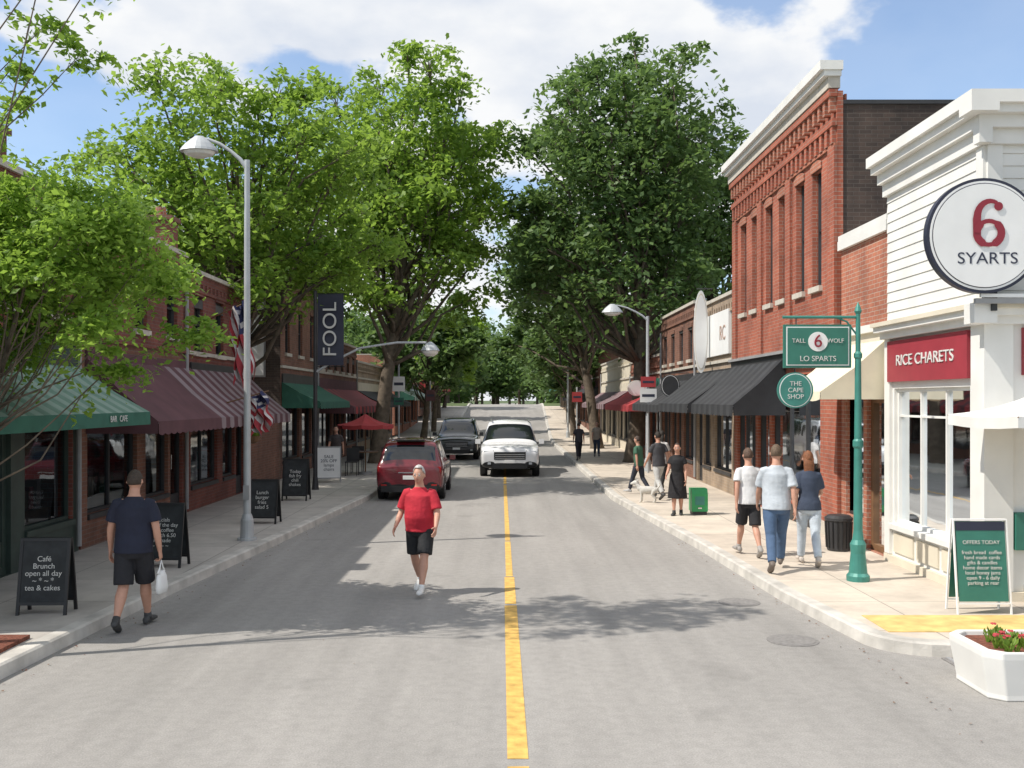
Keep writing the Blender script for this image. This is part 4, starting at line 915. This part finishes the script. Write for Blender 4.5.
    lip=mat('lips',(.30,.10,.08),.5,var=0); b.tube([hd+Vector((-.022*S,.082*S,-.055*S)),hd+Vector((0,.09*S,-.053*S)),hd+Vector((.022*S,.082*S,-.055*S))],[.003*S,.006*S,.003*S],lip,8)
    b.finish('face',e,local=True)
    b=B(); kp=(lambda x,y,z: z>.6 or (y<.42 and z>.02) or (y<-.05 and z>-.45)); headmesh(b,hm,hd+Vector((0,-.006*S,(.006+bushy*.4)*S)),S,1.07+bushy*3,kp)
    if longhair: b.eloft([(hd.x,hd.y-.055*S,hd.z+.02*S,.07*S,.045*S),(hd.x,hd.y-.07*S,hd.z-.08*S,.082*S,.04*S),(hd.x,hd.y-.085*S,hd.z-.2*S,.075*S,.03*S),(hd.x,hd.y-.085*S,hd.z-.28*S,.04*S,.018*S)],hm,14)
    o=b.finish('hair',e,local=True,smooth=True,recalc=False); s=o.modifiers.new('s','SOLIDIFY'); s.thickness=.012; s.offset=1
    b=B()
    T2=[t for t in T if .85<t[0]<1.45]; lo=pose.get('shirt_hem',.86)
    T2=[(lo,.172*fat,.125*fat,-.005)]+[t for t in T2 if t[0]>lo+.02]+[(1.462,.085,.07,-.01),(1.48,.066,.064,-.005)]
    infl=.018; TT=[]
    for z,rx,ry,cy in T2:
        i=infl*(1.25 if z<1.1 else 1) if z<1.4 else .012
        if z>=1.45: i=.006
        if not female and z<1.25: rx=max(rx,.156*fat); ry=max(ry,.112)
        TT.append((z,rx+i,ry+i,cy))
    b.eloft(tor(TT),tm)
    for sd in (1,-1):
        s0,el,wr,d1,d2=arms[sd]; s1=s0-Vector((sd*.02,0,0))
        if sleeve<=1: pts=[s0-Vector((sd*.07,0,-.012)),s1,s0.lerp(el,sleeve*.5),s0.lerp(el,sleeve)]; rr=[.056,.066,.066,.072]
        else: pts=[s0-Vector((sd*.07,0,-.012)),s1,s0.lerp(el,.5),el,el.lerp(wr,sleeve-1)]; rr=[.054,.062,.056,.050,.044]
        b.tube([U(p) for p in pts],[r_*F_ for r_ in rr],tm,14)
    remeshed(b,'shirt',e,vox*S,3)
    b=B(); 
    if skirt:
        T3=[(hem_z,rx_,ry_,0) for hem_z,rx_,ry_ in ((1.02,.15,.12),(.92,.19,.14),(.75,.21,.17),(.55,.23,.2),(.42,.24,.21))]
        b.eloft(tor(T3,0,0),bmn)
    else:
        b.eloft(tor([(.80,.13*fat,.105*fat,-.005),(.86,.172*fat,.128*fat,-.01),(.93,.176*fat,.13*fat,-.01),(1.0,.165*fat,.12*fat,-.004)],0,belly*.6),bmn)
        for sd in (1,-1):
            hp,kn,an,ft=legs[sd]; hp2=hp+Vector((0,0,.02))
            if hem<=1.05: pts=[hp2,hp.lerp(kn,.4*hem),hp.lerp(kn,hem)]; rr=[.096,.099,.098]
            else: pts=[hp2,hp.lerp(kn,.4),hp.lerp(kn,.85),kn,kn.lerp(an,.35),kn.lerp(an,min(.98,hem-1))]; rr=[.095,.095,.076,.071,.068,.058]
            b.tube([U(p) for p in pts],[r_*F_ for r_ in rr],bmn,16)
    remeshed(b,'skirt' if skirt else 'trousers',e,vox*S,3)
    b=B()
    for sd in (1,-1):
        hp,kn,an,ft=legs[sd]; A=U(an); fd=Vector((sd*.12,math.cos(ft),math.sin(ft))).normalized(); dn=Vector((0,math.sin(ft),-math.cos(ft))); sdv=fd.cross(dn).normalized()
        def fr(t,wd,hh): 
            c=A+fd*t*S+dn*(.075-hh)*S; return [c+sdv*(wd*S*math.cos(a))+dn*(-hh*S*math.sin(a)) for a in [2*math.pi*j/14 for j in range(14)]]
        b.rings([fr(-.075,.02,.02),fr(-.065,.034,.04),fr(-.02,.038,.05),fr(.04,.04,.044),fr(.1,.048,.032),(fr(.15,.046,.026)),fr(.18,.034,.02),fr(.195,.015,.012)],sm)
        b.tube([A-dn*.03*S,A+dn*.03*S],[.042*S,.045*S],sm,12)
    b.finish('shoes',e,local=True,smooth=True)
    if socks and hem<=1.05:
        b=B()
        for sd in (1,-1): hp,kn,an,ft=legs[sd]; b.tube([U(an),U(an.lerp(kn,.13))],[.038*S,.041*S],M['signw'] if shoe[0]>.3 else sm,12)
        b.finish('socks',e,local=True,smooth=True)
    if bag:
        s0,el,wr,d1,d2=arms[bag]; H=U(wr)+d2*.11*S; b=B()
        for k in (-1,1): b.tube([H,H+Vector((0,.05*k,-.08)),H+Vector((0,.1*k,-.14))],[.006,.008,.02],M['signw'],6)
        b.rings([[H+Vector((wx*math.cos(a)*(1+.15*math.sin(3*a)),wy*math.sin(a),zz)) for a in [2*math.pi*j/16 for j in range(16)]] for zz,wx,wy in ((-.12,.02,.08),(-.18,.045,.11),(-.3,.06,.12),(-.36,.05,.11),(-.38,.02,.07))],M['signw'])
        b.finish('shopping_bag',e,local=True,smooth=True)
    return e
walkA=dict(rl=(24,6,8),ll=(-12,22,-32),ra=(-18,9,12),la=(20,9,18),lean=3)
walkB=dict(rl=(-12,24,-30),ll=(22,4,6),ra=(18,9,15),la=(-16,9,10),lean=3)
person('man_in_red_shirt',-1.12,13.2,0,math.pi-.22,1.66,dict(rl=(-10,24,-28),ll=(20,5,6),ra=(-6,17,48),la=(12,16,34),lean=3,kin=-.005),(.46,.018,.035),(.015,.016,.018),(.50,.48,.46),(.7,.69,.66),belly=.06,hem=.86,sleeve=.8,det=1.25,fat=1.13,bushy=.02)
person('man_in_dark_shirt',-4.14,11.15,0,.02,1.76,dict(rl=(18,5,4),ll=(-10,26,-26),ra=(-4,12,16),la=(4,14,10),lean=2),(.014,.017,.035),(.018,.018,.022),(.05,.035,.025),(.05,.05,.05),belly=.055,hem=.95,bag=1,sleeve=.7,det=1.25,fat=1.12)
person('man_in_white_shirt',3.84,14.15,.13,-.2,1.76,walkA,(.46,.50,.54),(.07,.12,.21),(.12,.08,.05),(.15,.12,.1),belly=.04,hem=1.97,sleeve=.8,det=1.1,fat=1.06)
person('man_in_shorts',3.78,15.5,.13,.1,1.66,walkB,(.66,.66,.66),(.02,.02,.023),(.10,.06,.04),(.3,.28,.26),belly=.01,hem=.95,sleeve=.6)
person('woman_in_navy_top',4.45,14.65,.13,-.1,1.66,dict(rl=(-14,20,-28),ll=(18,4,6),ra=(12,10,70),la=(-12,10,16),lean=3),(.04,.055,.09),(.50,.56,.62),(.20,.075,.03),(.5,.45,.4),longhair=True,female=True,hem=1.95,sleeve=.75)
person('woman_in_black_dress',3.62,21.0,.13,math.pi-.3,1.50,dict(rl=(6,5,0),ll=(-4,8,0),ra=(10,12,50),la=(2,10,20),lean=1,shirt_hem=.9),(.012,.012,.014),(.014,.013,.015),(.05,.03,.02),(.03,.03,.03),longhair=True,female=True,skirt=True,sleeve=.5)
person('person_in_black_and_white',3.75,24.4,.13,.4,1.62,walkA,(.05,.05,.055),(.5,.5,.48),(.02,.015,.01),(.05,.05,.05),hem=1.9)
person('woman_in_grey_top',4.0,25.6,.13,-.5,1.62,walkB,(.5,.48,.46),(.02,.02,.02),(.02,.015,.01),(.1,.1,.1),female=True,longhair=True,hem=1.9)
person('man_in_green_shirt',3.45,25.8,.13,.9,1.48,walkB,(.05,.13,.08),(.03,.035,.05),(.06,.04,.03),(.4,.4,.4),hem=1.9)
person('pedestrian',2.95,40.0,.13,0,1.5,walkA,(.03,.03,.04),(.02,.02,.03),(.03,.02,.015),(.1,.1,.1),hem=1.9,det=.8)
person('pedestrian',3.9,42.5,.13,math.pi,1.5,walkB,(.35,.3,.25),(.03,.04,.07),(.03,.02,.015),(.1,.1,.1),hem=1.9,det=.8)
person('pedestrian',-5.3,31.4,.13,math.pi,1.6,walkB,(.06,.05,.05),(.03,.04,.07),(.03,.02,.015),(.1,.1,.1),hem=1.9,det=.8)
def dog():
    e=empty('dog',(3.35,23.6,.13),1.2); b=B(); m=mat('dog_fur',(.6,.58,.53),.9,var=.15,bump=.6,bscale=60)
    b.tube([(0,-.2,.3),(0,-.1,.31),(0,.08,.3),(0,.17,.33)],[.07,.08,.09,.07],m,14,dome=True); b.tube([(0,.17,.35),(0,.25,.43)],[.06,.05],m,12,dome=True); b.tube([(0,.24,.46),(0,.3,.46),(0,.38,.435)],[.055,.055,.025],m,12,dome=True)
    for sx in (-.05,.05):
        b.tube([(sx,.13,.28),(sx,.12,.15),(sx,.13,.03),(sx,.16,.015)],[.035,.022,.018,.02],m,8,dome=True); b.tube([(sx,-.18,.28),(sx,-.13,.19),(sx,-.21,.11),(sx,-.19,.02),(sx,-.16,.015)],[.05,.035,.02,.018,.018],m,8,dome=True)
        b.tube([(sx*.8,.23,.5),(sx*1.3,.23,.55)],[.022,.008],m,6,dome=True)
    b.tube([(0,-.25,.34),(0,-.31,.42),(0,-.29,.49)],[.025,.02,.012],m,8,dome=True)
    remeshed(b,'body',e,.011,2)
dog()
# ------------------------------------------------------------------ world, sun, camera
sd=Vector((-.60,-.17,.78)).normalized(); el=math.asin(sd.z); az=math.atan2(sd.x,sd.y)
w=bpy.data.worlds.new('World'); scene.world=w; w.use_nodes=True; nt=w.node_tree; N=nt.nodes; L=nt.links
bg=N['Background']; bg.inputs['Strength'].default_value=.13
sky=N.new('ShaderNodeTexSky'); sky.sky_type='NISHITA'; sky.sun_disc=False; sky.sun_elevation=el; sky.sun_rotation=az; sky.air_density=1.1; sky.dust_density=.4; sky.ozone_density=2.5
tc=N.new('ShaderNodeTexCoord'); mp=N.new('ShaderNodeMapping'); mp.inputs['Scale'].default_value=(1,1,1.9); mp.inputs['Location'].default_value=(.62,0,.33)
L.new(tc.outputs['Generated'],mp.inputs['Vector'])
n1=N.new('ShaderNodeTexNoise'); n1.inputs['Scale'].default_value=4.2; n1.inputs['Detail'].default_value=11; n1.inputs['Roughness'].default_value=.5; n1.inputs['Distortion'].default_value=.1; L.new(mp.outputs[0],n1.inputs['Vector'])
# broad cloud bank: more cover toward the north-north-east part of the sky
sx_=N.new('ShaderNodeSeparateXYZ'); L.new(tc.outputs['Generated'],sx_.inputs[0])
def mth(op,a,b_=None,v=None):
    n=N.new('ShaderNodeMath'); n.operation=op; L.new(a,n.inputs[0])
    if b_ is not None: L.new(b_,n.inputs[1])
    elif v is not None: n.inputs[1].default_value=v
    return n.outputs[0]
dx=mth('ABSOLUTE',mth('SUBTRACT',sx_.outputs['X'],v=.12)); bx=mth('MAXIMUM',mth('SUBTRACT',mth('MULTIPLY',dx,v=-.34),v=-.085),v=-.005)
bz=mth('MULTIPLY',mth('SUBTRACT',sx_.outputs['Z'],v=.25),v=.10)
fac=mth('ADD',mth('ADD',n1.outputs['Fac'],bx),bz)
cr=N.new('ShaderNodeValToRGB'); cr.color_ramp.elements[0].position=.475; cr.color_ramp.elements[1].position=.535; cr.color_ramp.elements[0].color=(.2,.2,.2,1); cr.color_ramp.elements[1].color=(.98,.98,.98,1); cr.color_ramp.interpolation='EASE'; L.new(fac,cr.inputs['Fac'])
n2=N.new('ShaderNodeTexNoise'); n2.inputs['Scale'].default_value=7; n2.inputs['Detail'].default_value=8; L.new(mp.outputs[0],n2.inputs['Vector'])
cc=N.new('ShaderNodeValToRGB'); cc.color_ramp.elements[0].position=.36; cc.color_ramp.elements[1].position=.58; cc.color_ramp.elements[0].color=(5.6,6.0,6.7,1); cc.color_ramp.elements[1].color=(7.5,7.55,7.6,1); L.new(n2.outputs['Fac'],cc.inputs['Fac'])
sb=N.new('ShaderNodeMix'); sb.data_type='RGBA'; sb.blend_type='MULTIPLY'; sb.inputs[0].default_value=1; sb.inputs[7].default_value=(1.15,1.28,1.4,1); L.new(sky.outputs[0],sb.inputs[6])
mx=N.new('ShaderNodeMix'); mx.data_type='RGBA'; mx.clamp_result=False; L.new(cr.outputs['Color'],mx.inputs[0]); L.new(sb.outputs[2],mx.inputs[6]); L.new(cc.outputs['Color'],mx.inputs[7]); L.new(mx.outputs[2],bg.inputs['Color'])
sl=bpy.data.lights.new('sun','SUN'); sl.energy=5.0; sl.angle=math.radians(.5); sl.color=(1,.94,.86); so=bpy.data.objects.new('sun',sl); COL.objects.link(so); so.rotation_euler=(-sd).to_track_quat('-Z','Y').to_euler(); so.location=(-20,-10,30)
cam=bpy.data.cameras.new('camera'); co=bpy.data.objects.new('camera',cam); COL.objects.link(co); co.location=(0,0,2.55); co.rotation_euler=(math.pi/2,0,0)
cam.sensor_width=36; cam.lens=35.16; cam.shift_x=7/1024; cam.shift_y=16/1024; cam.clip_start=.1; cam.clip_end=8000
scene.camera=co
scene.view_settings.view_transform='Standard'; scene.view_settings.look='None'; scene.view_settings.exposure=0
print('objects',len(bpy.data.objects))
